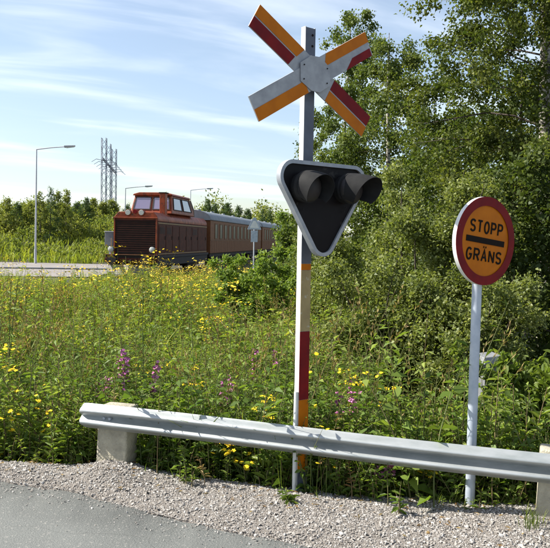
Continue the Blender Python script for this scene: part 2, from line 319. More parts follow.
# ------------------------------------------------------------------ terrain
edge_px = [(-60, 476), (0, 481), (36, 485), (72, 490), (110, 501), (150, 512), (220, 527), (296, 543)]
EDGE = [(-14.0, 8.6), (-5.5, 6.25)] + [tuple(gp(*p).xy) for p in edge_px] + [(1.0, 3.72), (3.5, 2.55), (9.0, -0.3)]
far_px = [(-60, 461), (0, 465), (60, 468), (112, 471), (150, 476), (200, 482), (250, 488), (300, 494), (400, 504), (468, 509), (550, 516)]
FAR = [(-14.0, 9.7), (-5.5, 6.95)] + [tuple(gp(*p).xy) for p in far_px] + [(3.5, 4.15), (9.0, 2.4)]
fx = np.array([p[0] for p in FAR]); fy = np.array([p[1] for p in FAR])
ex = np.array([p[0] for p in EDGE]); ey = np.array([p[1] for p in EDGE])
def yfar(x): return np.interp(x, fx, fy)
def yedge(x): return np.interp(x, ex, ey)
def ground_h(x, y):
    x = np.asarray(x, float); y = np.asarray(y, float)
    d = y - yfar(x)
    h = -0.06 - 0.36 * sstep(0.05, 1.6, d) + 0.035 * np.sin(x * 1.7 + 0.6) * np.sin(y * 1.1) * sstep(0.5, 3, d) * sstep(34, 30, y)
    side = (x + 7.54) * 0.9914 - (y - 39.19) * 0.1305       # distance to the right of the track
    hill = sstep(57, 84, y) * 4.4 * sstep(-3.5, -9, side) * (0.86 + 0.14 * np.sin(x * 0.23 + 1.0))
    return h + hill + 2.0 * sstep(150, 500, y)
xs = np.concatenate([np.linspace(-3000, -80, 9), np.linspace(-60, -9, 18), np.linspace(-8, 8, 81), np.linspace(9, 60, 18), np.linspace(80, 3000, 9)])
ys = np.concatenate([np.linspace(-400, -6, 6), np.linspace(-4, 3, 10), np.linspace(3.2, 12, 70), np.linspace(12.5, 40, 45), np.linspace(42, 100, 40), np.linspace(120, 500, 12), np.linspace(700, 4000, 6)])
gx, gy = np.meshgrid(xs, ys); gz = ground_h(gx, gy)
nx, ny = len(xs), len(ys)
gf = (np.arange(ny - 1)[:, None] * nx + np.arange(nx - 1)[None, :]).ravel()
gf = np.stack([gf, gf + 1, gf + 1 + nx, gf + nx], 1)
tag(qmesh('ground', (np.stack([gx, gy, gz], -1).reshape(-1, 3), gf, np.zeros(len(gf), int), np.zeros(nx * ny)), ['soil'], smooth=True), kind='structure')
# near road: one asphalt sheet from the kerbless edge to behind the camera
rng = np.random.default_rng(7)
rx = np.linspace(-13.5, 8.5, 420)
def wob(x, a=0.03): return a * (np.sin(x * 5.1) * 0.5 + np.sin(x * 13.7 + 1) * 0.35 + np.sin(x * 31 + 2) * 0.3 + np.sin(x * 71) * 0.15)
ry0 = yedge(rx) + wob(rx)
rows = [ry0, ry0 - 0.03, ry0 - 0.6, ry0 - 2, ry0 - 5, ry0 - 9]; zr = [-0.03, 0, 0, 0.0, 0.0, 0.0]
rv = np.concatenate([np.stack([rx, r_, np.full_like(rx, z_)], 1) for r_, z_ in zip(rows, zr)])
k = len(rx); rf = np.concatenate([np.stack([np.arange(k - 1) + i * k, np.arange(k - 1) + (i + 1) * k, np.arange(1, k) + (i + 1) * k, np.arange(1, k) + i * k], 1) for i in range(len(rows) - 1)])
tag(qmesh('road', (rv, rf, np.zeros(len(rf), int), np.zeros(len(rv))), ['asphalt']), kind='structure')
# gravel shoulder between the asphalt and the verge
LP = gp(110, 468, 0.03); RP = gp(548, 514, 0.05)      # concrete post feet
def gravel_h(x, y):
    x = np.asarray(x, float); y = np.asarray(y, float)
    v = np.clip((y - yedge(x)) / np.maximum(yfar(x) - yedge(x), 0.05), -0.4, 1.4)
    h = -0.014 + 0.024 * sstep(-0.01, 0.07, v) + 0.035 * sstep(0.0, 0.45, v) - 0.03 * sstep(0.75, 1.2, v) - 0.05 * sstep(1.0, 1.35, v)
    h = h + 0.075 * np.exp(-((x - LP.x - 0.05) ** 2 + (y - LP.y + 0.12) ** 2) / 0.05) + 0.04 * np.exp(-((x - RP.x) ** 2 + (y - RP.y) ** 2) / 0.12)
    return h + 0.008 * np.sin(x * 6.3 + y * 3) * np.sin(y * 8.1) * sstep(0.05, 0.3, v)
gu = np.linspace(-13, 8.3, 700); gv = np.linspace(-0.14, 1.3, 30)
GX = np.repeat(gu[:, None], len(gv), 1); GY = yedge(GX) + (yfar(GX) - yedge(GX)) * gv[None, :]
GZ = gravel_h(GX, GY) + rng.normal(0, 0.0025, GX.shape) * sstep(0.0, 0.1, gv)[None, :]
a_, b_ = GX.shape; ff = (np.arange(a_ - 1)[:, None] * b_ + np.arange(b_ - 1)[None, :]).ravel()
ff = np.stack([ff, ff + b_, ff + b_ + 1, ff + 1], 1)
tag(qmesh('gravel_shoulder', (np.stack([GX, GY, GZ], -1).reshape(-1, 3), ff, np.zeros(len(ff), int), np.zeros(GX.size)), ['gravel_bed'], smooth=True), kind='structure')
def stones(name, n, pos, size):
    base = np.array([[1, 0, 0], [0, 1, 0], [-1, 0, 0], [0, -1, 0], [0, 0, 1], [0, 0, -1]], float)
    tri = np.array([[0, 1, 4], [1, 2, 4], [2, 3, 4], [3, 0, 4], [1, 0, 5], [2, 1, 5], [3, 2, 5], [0, 3, 5]])
    ax = rng.normal(size=(n, 3, 3)); qm, _ = np.linalg.qr(ax)
    jit = base[None] * rng.uniform(0.55, 1.25, (n, 6, 1)) + rng.normal(0, 0.22, (n, 6, 3))
    sc = size[:, None] * rng.uniform(0.6, 1.15, (n, 3))
    v = np.einsum('nij,nkj->nki', qm, jit * sc[:, None, :])
    v[:, :, 2] *= 0.8
    v += pos[:, None, :]
    fn = np.cross(v[:, tri[:, 1]] - v[:, tri[:, 0]], v[:, tri[:, 2]] - v[:, tri[:, 0]]); fc = v[:, tri].mean(2) - v.mean(1)[:, None]
    up_ = np.where((fn * fc).sum(-1) < 0, -1.0, 1.0) * fn[..., 2] / np.maximum(np.linalg.norm(fn, axis=-1), 1e-12)
    f = (tri[None] + (np.arange(n) * 6)[:, None, None])[up_ > -0.25]     # faces bedded in the ground are left out
    r_ = np.clip(rng.normal(0.55, 0.22, n), 0, 1)
    return qmesh(name, (v.reshape(-1, 3), f, np.zeros(len(f), int), np.repeat(r_, 6)), ['stone'])
ns = 92000
sxp = rng.uniform(-3.1, 2.75, ns); v_ = rng.uniform(-0.025, 1.08, ns)
syp = yedge(sxp) + (yfar(sxp) - yedge(sxp)) * v_
keep = rng.random(ns) < np.clip((yfar(sxp) - yedge(sxp)) / 1.25, 0.3, 1.0)
sxp, syp = sxp[keep], syp[keep]
ssz = np.clip(rng.lognormal(math.log(0.0053), 0.42, len(sxp)), 0.0028, 0.017)
szp = np.maximum(gravel_h(sxp, syp), 0.0) + ssz * 0.25
tag(stones('gravel_stones', len(sxp), np.stack([sxp, syp, szp], 1), ssz), 'loose pale crushed stones covering the road shoulder', 'gravel', kind='stuff')
ne = 1500
exq = rng.uniform(-3.0, 1.2, ne); eyq = yedge(exq) - np.abs(rng.exponential(0.10, ne)) - 0.005
esz = np.clip(rng.lognormal(math.log(0.0045), 0.4, ne), 0.002, 0.011)
tag(stones('stray_stones', ne, np.stack([exq, eyq, esz * 0.5], 1), esz), 'stray pebbles scattered along the asphalt edge', 'gravel', kind='stuff')
# far road across the picture's left, with its rail-like dark edge strip
ZR = -0.395
def sheet(name, pts, mat, z, kind='structure'):
    m = MB(); m.add([(x, y, z) for x, y in pts], [tuple(range(len(pts)))])
    return tag(m.build(name, mat), kind=kind)
sheet('far_road', [(-60, 43.5), (-60, 61), (-8.6, 56.5), (-8.0, 48.2)], 'far_asphalt', ZR + 0.03)
sheet('far_apron', [(-60, 33.0), (-60, 43.0), (-9.2, 47.5), (-9.6, 38.6)], 'far_asphalt', ZR + 0.02)
m = MB(); m.hexa([(-60, 42.95, ZR), (-9.0, 47.45, ZR), (-9.0, 47.95, ZR), (-60, 43.45, ZR), (-60, 42.95, ZR + 0.10), (-9.0, 47.45, ZR + 0.10), (-9.0, 47.95, ZR + 0.10), (-60, 43.45, ZR + 0.10)])
tag(m.build('far_kerb', 'cabinet_dark'), kind='structure')
# ------------------------------------------------------------------ railway
TH = R(7.5); TR = -0.35
d_back = Vector((math.sin(TH), math.cos(TH), 0)); d_side = Vector((math.cos(TH), -math.sin(TH), 0))
front = Vector((-6.1, 39.0, TR)) - d_side * 1.45
tk = empty('railway_track', front, -TH); tag(tk, kind='structure')
m = MB(); m.prism([(-2.6, -0.25), (2.6, -0.25), (1.7, -0.16), (-1.7, -0.16)], -14, 75); m.build('ballast_bed', 'ballast', tk)
for sx_ in (-0.75, 0.75):
    m = MB(); m.box(sx_ - 0.035, sx_ + 0.035, -14, 75, -0.02, 0.0); m.box(sx_ - 0.012, sx_ + 0.012, -14, 75, -0.12, -0.018); m.box(sx_ - 0.07, sx_ + 0.07, -14, 75, -0.14, -0.119); m.build('rail', 'rail_steel', tk)
sl = MB(); sl.box(-1.25, 1.25, -0.12, 0.12, -0.19, -0.135); s0 = sl.build('sleeper', 'dark_bark', tk)
s0.location = (0, -13, 0)
for i in range(1, 40):
    o = s0.copy(); COL.objects.link(o); o.parent = tk; o.location = (0, -13 + i * 0.68, 0)
def wheelset(parent, y, r=0.5, cat='wheel'):
    for sgn in (-1, 1):
        m = MB(); m.tube([(sgn * 0.70, y, r), (sgn * 0.84, y, r)], [r, r], 24); o = m.build('wheel', 'loco_dark', parent, True)
        m = MB(); m.tube([(sgn * 0.845, y, r), (sgn * 0.87, y, r)], [r * 0.62, r * 0.55], 20); m.build('hub', 'rail_steel', o, True)
def loco():
    t = empty('diesel_locomotive', front, -TH, 'weathered red diesel locomotive with grimy grille heading the train', 'locomotive')
    HX0, HX1 = -1.05, 1.33
    # lower frame, hood and cab
    MB().box(-1.40, 1.40, 0.05, 12.2, 0.98, 1.12).build('footplate', 'loco_dark', t, bevel=0.01)
    MB().box(-1.36, 1.36, 0.35, 12.0, 0.55, 0.975).build('underframe', 'loco_dark', t, bevel=0.02)
    MB().box(HX0, HX1, 0.32, 11.9, 1.122, 2.92).build('hood_side', 'loco_shaded_brown', t, bevel=0.02)
    m = MB(); m.prism([(HX0 - 0.004, 2.922), (HX1 + 0.004, 2.922), (HX1, 3.06), (HX1 - 0.05, 3.2), (HX1 - 0.24, 3.40), (HX0 + 0.24, 3.40), (HX0 + 0.05, 3.2), (HX0, 3.06)], 0.316, 11.904)
    hood = m.build('hood_top', 'loco_red', t, bevel=0.03)
    m = MB(); m.prism([(HX0 + 0.06, 1.2), (HX1 - 0.06, 1.2), (HX1 - 0.06, 2.98), (HX0 + 0.06, 2.98)], 0.27, 0.315); gr = m.build('grille', 'loco_dark', t)
    for i in range(15):
        z = 1.28 + i * 0.115
        m = MB(); m.hexa([(HX0 + 0.1, 0.225, z), (HX1 - 0.1, 0.225, z), (HX1 - 0.1, 0.266, z + 0.03), (HX0 + 0.1, 0.266, z + 0.03), (HX0 + 0.1, 0.225, z + 0.02), (HX1 - 0.1, 0.225, z + 0.02), (HX1 - 0.1, 0.266, z + 0.075), (HX0 + 0.1, 0.266, z + 0.075)])
        m.build('slat', 'grille_brown', gr)
    for x in (HX0 + 0.02, HX1 - 0.09): MB().box(x, x + 0.07, 0.22, 0.314, 1.13, 3.04).build('grille_post', 'loco_red', t, bevel=0.01)
    MB().box(HX0 - 0.01, HX1 + 0.01, 0.21, 0.314, 3.045, 3.12).build('grille_header', 'loco_red', t, bevel=0.02)
    # side panels and doors on the right flank
    for i, (y0, y1) in enumerate([(0.5, 1.75), (1.85, 3.1), (3.2, 4.6), (4.7, 6.2), (6.3, 7.6), (7.7, 9.2), (9.3, 11.6)]):
        p = MB().box(HX1 + 0.003, HX1 + 0.022, y0, y1, 1.3, 2.72).build('side_door', 'loco_shaded_brown', t, bevel=0.006)
        MB().box(HX1 + 0.024, HX1 + 0.05, y1 - 0.16, y1 - 0.1, 1.95, 2.15).build('handle', 'loco_dark', p)
        if i in (0, 1, 5):
            for kk in range(6): MB().box(HX1 + 0.024, HX1 + 0.034, y0 + 0.15, y1 - 0.25, 2.28 + kk * 0.06, 2.31 + kk * 0.06).build('louvre', 'loco_dark', p)
    MB().box(HX1 + 0.003, HX1 + 0.014, 0.36, 11.86, 2.80, 2.86).build('trim_stripe', 'loco_cream', t)
    MB().box(HX1 + 0.003, HX1 + 0.014, 0.36, 11.86, 1.17, 1.22).build('trim_stripe', 'loco_cream', t)
    # cab : tapering box above the hood
    y0, y1, zb, zt = 2.95, 8.3, 3.405, 4.46
    x0, x1 = HX0 - 0.03, HX1 + 0.03
    def cabpt(u, v, wz):   # u across 0..1, v along 0..1, wz up 0..1
        ins = 0.16 * wz; ya = y0 + 0.42 * wz; yb = y1 - 0.95 * wz
        return (x0 + ins + (x1 - x0 - 2 * ins) * u, ya + (yb - ya) * v, zb + (zt - zb) * wz)
    m = MB(); m.hexa([cabpt(0, 0, 0), cabpt(1, 0, 0), cabpt(1, 1, 0), cabpt(0, 1, 0), cabpt(0, 0, 1), cabpt(1, 0, 1), cabpt(1, 1, 1), cabpt(0, 1, 1)])
    m.build('cab', 'loco_red', t, bevel=0.05)
    rf_ = MB()
    prof = [(x0 + 0.06, zt - 0.03), (x1 - 0.06, zt - 0.03), (x1 - 0.12, zt + 0.06), (x1 - 0.45, zt + 0.15), (x0 + 0.45, zt + 0.15), (x0 + 0.12, zt + 0.06)]
    rf_.prism(prof, y0 + 0.28, y1 - 0.85).build('cab_roof', 'loco_red', t, bevel=0.04)
    def pane(u0, u1, w0, w1, side):
        off = 0.012
        if side == 'front': c = [cabpt(u, 0, w_) for u, w_ in ((u0, w0), (u1, w0), (u1, w1), (u0, w1))]; nn = Vector((0, -1, 0.4)).normalized()
        if side == 'back': c = [cabpt(u, 1, w_) for u, w_ in ((u1, w0), (u0, w0), (u0, w1), (u1, w1))]; nn = Vector((0, 1, 0.9)).normalized()
        if side == 'right': c = [cabpt(1, u, w_) for u, w_ in ((u0, w0), (u1, w0), (u1, w1), (u0, w1))]; nn = Vector((1, 0, 0.16)).normalized()
        if side == 'left': c = [cabpt(0, u, w_) for u, w_ in ((u1, w0), (u0, w0), (u0, w1), (u1, w1))]; nn = Vector((-1, 0, 0.16)).normalized()
        c = [Vector(p) for p in c]; cen = sum(c, Vector()) / 4
        fr = MB(); big = [cen + (p - cen) * 1.0 for p in c]; sm = [cen + (p - cen) * 0.88 for p in c]
        vs_ = [p + nn * 0.002 for p in big] + [p + nn * 0.035 for p in big] + [p + nn * 0.035 for p in sm] + [p + nn * 0.006 for p in sm]
        fs_ = []
        for i in range(4):
            j = (i + 1) % 4; fs_ += [(i, j, j + 4, i + 4), (i + 4, j + 4, j + 8, i + 8), (i + 8, j + 8, j + 12, i + 12)]
        wn = fr.add(vs_, fs_).build('window', 'loco_dark', t)
        g = MB(); g.hexa([p + nn * 0.004 for p in sm] + [p + nn * off for p in sm]); g.build('pane', 'cab_glass', wn)
    for u0, u1 in ((0.05, 0.48), (0.52, 0.95)): pane(u0, u1, 0.2, 0.9, 'front'); pane(u0, u1, 0.25, 0.88, 'back')
    for u0, u1 in ((0.06, 0.46), (0.50, 0.90)): pane(u0, u1, 0.2, 0.88, 'right'); pane(u0, u1, 0.2, 0.88, 'left')
    # exhaust tower, pipes, lamps
    st = MB().box(0.84, 1.16, 2.25, 2.7, 3.30, 4.50).build('exhaust_stack', 'loco_red', t, bevel=0.03)
    MB().box(0.80, 1.22, 2.2, 2.78, 4.502, 4.56).build('stack_cap', 'loco_dark', st, bevel=0.02)
    for yy in (7.85, 8.25):
        m = MB(); m.tube([(1.2, yy - 0.55, 4.4), (1.28, yy, 3.85), (1.26, yy + 0.25, 3.42)], 0.045, 8); m.build('pipe', 'plough_grey', t, True)
    for x in (-0.28, 0.45):
        l = MB().tube([(x, 0.26, 3.36), (x, 0.60, 3.36)], [0.17, 0.14], 16).build('headlight', 'loco_red', t, True)
        MB().tube([(x, 0.235, 3.36), (x, 0.259, 3.36)], [0.13, 0.145], 16).build('lens', 'lamp_glass', l, True)
    MB().tube([(0.085, 0.28, 3.42), (0.085, 0.5, 3.42)], 0.11, 12).build('warning_lamp', 'sign_red', t, True)
    for x in (-1.12, 1.12):
        l = MB().tube([(x, 0.02, 1.42), (x, 0.29, 1.42)], [0.17, 0.13], 16).build('headlight', 'plough_grey', t, True)
        MB().tube([(x, -0.005, 1.42), (x, 0.019, 1.42)], [0.12, 0.15], 16).build('lens', 'lamp_glass', l, True)
    # buffer beam, buffers, coupling, steps and plough
    MB().box(-1.42, 1.42, -0.02, 0.34, 0.72, 0.978).build('buffer_beam', 'loco_shaded_brown', t, bevel=0.02)
    MB().box(-1.44, 1.44, -0.10, 0.05, 1.122, 1.16).build('front_step', 'coach_trim', t, bevel=0.01)
    for x in (-0.88, 0.88):
        b = MB().tube([(x, -0.46, 0.86), (x, -0.025, 0.86)], [0.12, 0.15], 14).build('buffer', 'loco_dark', t, True)
        MB().tube([(x, -0.54, 0.86), (x, -0.462, 0.86)], [0.23, 0.25], 20).build('buffer_head', 'loco_dark', b, True)
    MB().tube([(0, -0.32, 0.80), (0, -0.03, 0.84)], 0.06, 8).build('coupling_hook', 'loco_dark', t, True)
    for x in (-0.4, 0.35): MB().tube([(x, -0.05, 0.74), (x + 0.02, -0.14, 0.48), (x + 0.06, -0.05, 0.3)], 0.035, 7).build('brake_hose', 'loco_dark', t, True)
    m = MB(); m.hexa([(-1.4, 0.25, 0.12), (-0.02, -0.52, 0.12), (-0.02, -0.46, 0.12), (-1.36, 0.32, 0.12), (-1.4, 0.42, 0.62), (-0.02, -0.30, 0.62), (-0.02, -0.24, 0.62), (-1.36, 0.49, 0.62)]); m.build('plough_blade', 'plough_grey', t)
    m = MB(); m.hexa([(1.4, 0.25, 0.12), (0.02, -0.52, 0.12), (0.02, -0.46, 0.12), (1.36, 0.32, 0.12), (1.4, 0.42, 0.62), (0.02, -0.30, 0.62), (0.02, -0.24, 0.62), (1.36, 0.49, 0.62)]); m.build('plough_blade', 'plough_grey', t)
    for x in (-1.28, 1.28):
        for y in (0.7, 1.9, 9.8): MB().tube([(x * 1.03, y, 1.12), (x * 1.03, y, 2.0)], 0.02, 6).build('handrail', 'loco_cream', t)
    for y in (1.6, 3.3, 8.3, 10.0): wheelset(t, y, 0.48)
    for y in (2.45, 9.15): MB().box(-1.1, 1.1, y - 1.5, y + 1.5, 0.35, 0.56).build('bogie_frame', 'loco_dark', t, bevel=0.03)
loco()
def coach(y0, label):
    t = empty('passenger_coach', front + d_back * y0, -TH, label, 'coach', 'brown coaches behind the locomotive')
    L = 23.2; W = 1.43
    MB().box(-W, W, 0.0, L, 1.05, 3.32).build('body', 'coach_brown', t, bevel=0.02)
    a = [math.pi * i / 12 for i in range(13)]
    prof = [(W * 1.03 * math.cos(t_), 3.325 + 0.72 * math.sin(t_) ** 0.85) for t_ in a]
    MB().prism(prof, -0.12, L + 0.12).build('roof', 'coach_roof', t, True)
    for x in (-W * 1.02, W * 1.02): MB().tube([(x, -0.1, 3.36), (x, L + 0.1, 3.36)], 0.04, 6).build('gutter', 'coach_roof', t)
    for i in range(5): MB().tube([(0, 2.5 + i * 4.4, 4.0), (0, 2.5 + i * 4.4, 4.17)], [0.2, 0.12], 12).build('roof_vent', 'coach_roof', t, True)
    for sgn in (-1, 1):
        for i in range(12):
            y = 1.9 + i * 1.72
            if sgn < 0 and i % 2: continue
            xx = sorted((sgn * (W + 0.003), sgn * (W + 0.03)))
            f_ = MB()
            f_.box(xx[0], xx[1], y - 0.52, y - 0.42, 2.02, 3.14); f_.box(xx[0], xx[1], y + 0.42, y + 0.52, 2.02, 3.14)
            f_.box(xx[0], xx[1], y - 0.419, y + 0.419, 2.02, 2.10); f_.box(xx[0], xx[1], y - 0.419, y + 0.419, 3.06, 3.14)
            wn = f_.build('window', 'coach_trim', t)
            xg = sorted((sgn * (W + 0.002), sgn * (W + 0.012)))
            MB().box(xg[0], xg[1], y - 0.418, y + 0.418, 2.101, 3.059).build('pane', 'coach_glass', wn)
        for i in range(40):
            y = 0.3 + i * 0.58
            xx = sorted((sgn * (W + 0.002), sgn * (W + 0.012)))
            if sgn > 0: MB().box(xx[0], xx[1], y - 0.02, y + 0.02, 1.08, 1.92).build('board_seam', 'coach_trim', t)
        xx = sorted((sgn * (W + 0.002), sgn * (W + 0.018)))
        MB().box(xx[0], xx[1], 0.02, L - 0.02, 1.935, 1.985).build('waist_rail', 'coach_trim', t)
    MB().box(-0.8, 0.8, -0.28, -0.005, 1.1, 3.3).build('gangway', 'loco_dark', t, bevel=0.02)
    MB().box(-1.3, 1.3, 0.4, L - 0.4, 0.8, 1.045).build('sole_bar', 'loco_dark', t)
    MB().box(-1.0, 1.0, 8.0, 15.0, 0.35, 0.795).build('underfloor_box', 'loco_dark', t, bevel=0.03)
    for yc in (3.2, L - 3.2):
        MB().box(-1.15, 1.15, yc - 1.7, yc + 1.7, 0.45, 0.78).build('bogie_frame', 'loco_dark', t, bevel=0.03)
        for dy in (-1.2, 1.2): wheelset(t, yc + dy, 0.44)
coach(12.6, 'brown passenger coach with grey roof coupled right behind the red locomotive')
coach(36.6, 'last brown coach, partly hidden by the green shrubs')
# ------------------------------------------------------------------ level crossing signal with crossbuck
SA = R(39)
cb = gp(299.5, 494, 0.0)
sig = empty('crossing_signal', cb, SA, 'striped steel crossing post carrying a crossbuck and a black triangular light board', 'crossing signal')
PW, PD = 0.086, 0.042
PH = at(310, 28, cb.y).z - cb.z
# channel-section post: back web in white paint, front face in coloured bands
m = MB()
m.prism([(-PW / 2, 0.0), (-PW / 2 + 0.008, 0.0), (-PW / 2 + 0.008, PH), (-PW / 2, PH)], -PD / 2, PD / 2)
m.prism([(PW / 2 - 0.008, 0.0), (PW / 2, 0.0), (PW / 2, PH), (PW / 2 - 0.008, PH)], -PD / 2, PD / 2)
m.prism([(-PW / 2 + 0.008, 0.0), (PW / 2 - 0.008, 0.0), (PW / 2 - 0.008, PH - 0.02), (-PW / 2 + 0.008, PH - 0.02)], -PD / 2 + 0.004, -PD / 2 + 0.012)
post = m.build('post', 'white_paint', sig)
def zpost(py): return at(302, py, cb.y).z - cb.z
def band(name, ya, yb, mat):
    z0, z1 = zpost(yb), zpost(ya)
    MB().box(-PW / 2 + 0.001, PW / 2 - 0.001, -PD / 2 - 0.003, -PD / 2 - 0.0005, z0 + 0.001, z1 - 0.001).build(name, mat, post)
band('grey_face', 28.5, 263.5, 'post_blue')
band('orange_band', 263.6, 270, 'sign_orange')
band('faded_band', 270, 331, 'faded_yellow')
band('red_band', 331, 399, 'sign_red')
band('orange_band', 399, 470, 'sign_orange')
band('grey_face', 470, 492.5, 'post_blue')
MB().box(-0.07, 0.07, -0.06, 0.06, -0.05, 0.03).build('foot_plate', 'concrete', sig, bevel=0.008)
for z in (PH - 0.05, PH - 0.12): MB().tube([(0.016, -PD / 2 - 0.006, z), (0.016, -PD / 2 - 0.0025, z)], 0.008, 8).build('bolt_hole', 'letter_black', post)
MB().tube([(-PW / 2 - 0.016, -0.01, 0.02), (-PW / 2 - 0.016, -0.01, 0.42), (-PW / 2 - 0.013, -0.01, 0.7)], 0.013, 8).build('cable_pipe', 'white_paint', sig, True)
# crossbuck
cz_ = zpost(76)
AL, AW = 1.13, 0.165
xb = MB().box(-0.12, 0.12, -PD / 2 - 0.030, -PD / 2 - 0.004, cz_ - 0.05, cz_ + 0.05).build('crossbuck', 'galvanised_dull', sig)
def armbox(name, ang, u0, u1, v0, v1, ya, yb, mat, skew0=0.0, skew1=0.0):
    c, s = math.cos(ang), math.sin(ang)
    def pt(u, v, y): return (u * c - v * s, y, cz_ + u * s + v * c)
    m = MB(); m.hexa([pt(u0 + skew0, v0, ya), pt(u1 + skew1, v0, ya), pt(u1 + skew1, v0, yb), pt(u0 + skew0, v0, yb), pt(u0, v1, ya), pt(u1, v1, ya), pt(u1, v1, yb), pt(u0, v1, yb)])
    return m.build(name, mat, xb)
y_b = -PD / 2
A1, A2 = R(-30), R(30)     # falling arm, rising arm (seen from the front)
armbox('arm', A1, -AL / 2, AL / 2, -AW / 2, AW / 2, y_b - 0.040, y_b - 0.031, 'sign_grey')
armbox('arm', A2, -AL / 2, AL / 2, -AW / 2, AW / 2, y_b - 0.050, y_b - 0.041, 'sign_grey')
f1 = y_b - 0.0425; f2 = y_b - 0.0525
h = AL / 2; hw = AW / 2
armbox('orange_sheet', A1, -h, -0.145, 0.004, hw, f1, f1 + 0.002, 'sign_orange', 0, -0.03)
armbox('red_sheet', A1, -h, -0.185, -hw, -0.006, f1, f1 + 0.002, 'sign_red', 0, -0.02)
armbox('red_sheet', A1, 0.165, h, 0.006, hw, f1, f1 + 0.002, 'sign_red')
armbox('orange_sheet', A1, 0.165, h, -hw, -0.004, f1, f1 + 0.002, 'sign_orange')
armbox('orange_sheet', A2, -h, -0.105, -hw, -0.004, f2, f2 + 0.002, 'sign_orange')
armbox('orange_sheet', A2, 0.155, h, 0.012, hw, f2, f2 + 0.002, 'sign_orange', -0.05, 0)
armbox('red_sheet', A2, 0.37, h - 0.01, -hw, -0.03, f2, f2 + 0.002, 'sign_red', -0.09, 0)
c, s = math.cos(R(1)), math.sin(R(1))
hx = [(-0.125, -0.06), (-0.03, -0.110), (0.04, -0.112), (0.130, -0.055), (0.125, 0.06), (0.04, 0.115), (-0.04, 0.112), (-0.128, 0.055)]
MB().prism([(x, cz_ + z) for x, z in hx], y_b - 0.058, y_b - 0.0535).build('centre_plate', 'sign_grey', xb)
for x, z in ((-0.1, 0.045), (0.1, 0.05), (0.1, -0.045), (-0.1, -0.045)):
    MB().tube([(x, y_b - 0.064, cz_ + z), (x, y_b - 0.0582, cz_ + z)], 0.0045, 6).build('rivet', 'lamp_black', xb)
# triangular light board
def tri_outline(side, rad, n=10):
    hh = side * 0.735; cs = [(-side / 2, 0.0, 90, 210), (0.0, -hh, 210, 330), (side / 2, 0.0, 330, 450)]
    out = []
    for x, z, a0, a1 in cs:
        for i in range(n + 1):
            a = R(a0 + (a1 - a0) * i / n); out.append((x + rad * math.cos(a), z + rad * math.sin(a)))
    return out
BO = 0.155                                         # board stands off the post
bzc = zpost(0) * 0 + (at(322, 179.5, cb.y - BO * 0.78).z - cb.z)   # height of the two upper corner centres
bb = MB().prism([(x, bzc + z) for x, z in tri_outline(0.53, 0.098)], -BO - 0.022, -BO).build('light_board', 'board_black', sig, bevel=0.003, seg=1)
outer = tri_outline(0.53, 0.105); inner = tri_outline(0.53, 0.081); n = len(outer)
m = MB(); vs_ = []
for yy, ring in ((-BO + 0.004, outer), (-BO - 0.036, outer), (-BO - 0.036, inner), (-BO - 0.021, inner)): vs_ += [(x, yy, bzc + z) for x, z in ring]
fs_ = [(r_ * n + i, r_ * n + (i + 1) % n, (r_ + 1) * n + (i + 1) % n, (r_ + 1) * n + i) for r_ in range(3) for i in range(n)]
m.add(vs_, fs_).build('rim', 'board_rim', bb, True)
for z in (bzc - 0.05, bzc - 0.32): MB().box(-0.03, 0.03, -BO + 0.001, -PD / 2 - 0.004, z - 0.025, z + 0.025).build('bracket', 'galvanised_dull', bb)
for x, z in ((0.17, -0.20), (0.185, -0.175), (-0.185, -0.2)): MB().tube([(x, -BO - 0.041, bzc + z), (x, -BO - 0.0365, bzc + z)], 0.006, 6).build('rivet', 'lamp_black', bb)
def signal_lamp(x, z, vl, sh):
    yb = -BO - 0.0225; rr = 0.100
    hs = MB().tube([(x, yb, z), (x, yb - 0.075, z)], [rr * 0.9, rr], 28).build('signal_lamp', 'lamp_black', sig, True)
    # domed lens
    m = MB(); rings = 6; nn_ = 28; vs_ = []
    for i in range(rings + 1):
        a = i / rings * math.pi / 2
        for k_ in range(nn_): t_ = 2 * math.pi * k_ / nn_; vs_.append((x + rr * 0.94 * math.cos(a) * math.cos(t_), yb - 0.0755 - 0.045 * math.sin(a), z + rr * 0.94 * math.cos(a) * math.sin(t_)))
    fs_ = [(i * nn_ + k_, i * nn_ + (k_ + 1) % nn_, (i + 1) * nn_ + (k_ + 1) % nn_, (i + 1) * nn_ + k_) for i in range(rings) for k_ in range(nn_)]
    m.add(vs_, fs_).build('lens', 'dark_lens', hs, True)
    # visor: an arched sheet over the lens, cut back along its lower edges
    m = MB(); vs_ = []; fs_ = []; na = 26; nl = 8
    for side_, rad_ in ((0, rr * 1.03), (1, rr * 1.0)):
        for i in range(na + 1):
            a = R(-40 + 260 * i / na); lift = max(0.0, math.sin(a) * 0.5 + 0.5)
            ln = 0.04 + vl * lift ** 0.6
            for j in range(nl + 1):
                tt = j / nl; vs_.append((x + rad_ * math.cos(a) + sh * ln * tt, yb - 0.05 - ln * tt, z + rad_ * math.sin(a) - 0.03 * tt * tt))
    st_ = (na + 1) * (nl + 1)
    for i in range(na):
        for j in range(nl):
            p = i * (nl + 1) + j; fs_ += [(p, p + 1, p + nl + 2, p + nl + 1), (st_ + p, st_ + p + nl + 1, st_ + p + nl + 2, st_ + p + 1)]
        p = i * (nl + 1) + nl; fs_.append((p, st_ + p, st_ + p + nl + 1, p + nl + 1))
    for i in (0, na):
        for j in range(nl): p = i * (nl + 1) + j; fs_.append((p, p + 1, st_ + p + 1, st_ + p))
    m.add(vs_, fs_).build('visor', 'lamp_black', hs, True)
signal_lamp(-0.190, bzc - 0.062, 0.10, 0.25); signal_lamp(0.175, bzc - 0.055, 0.135, 0.42)
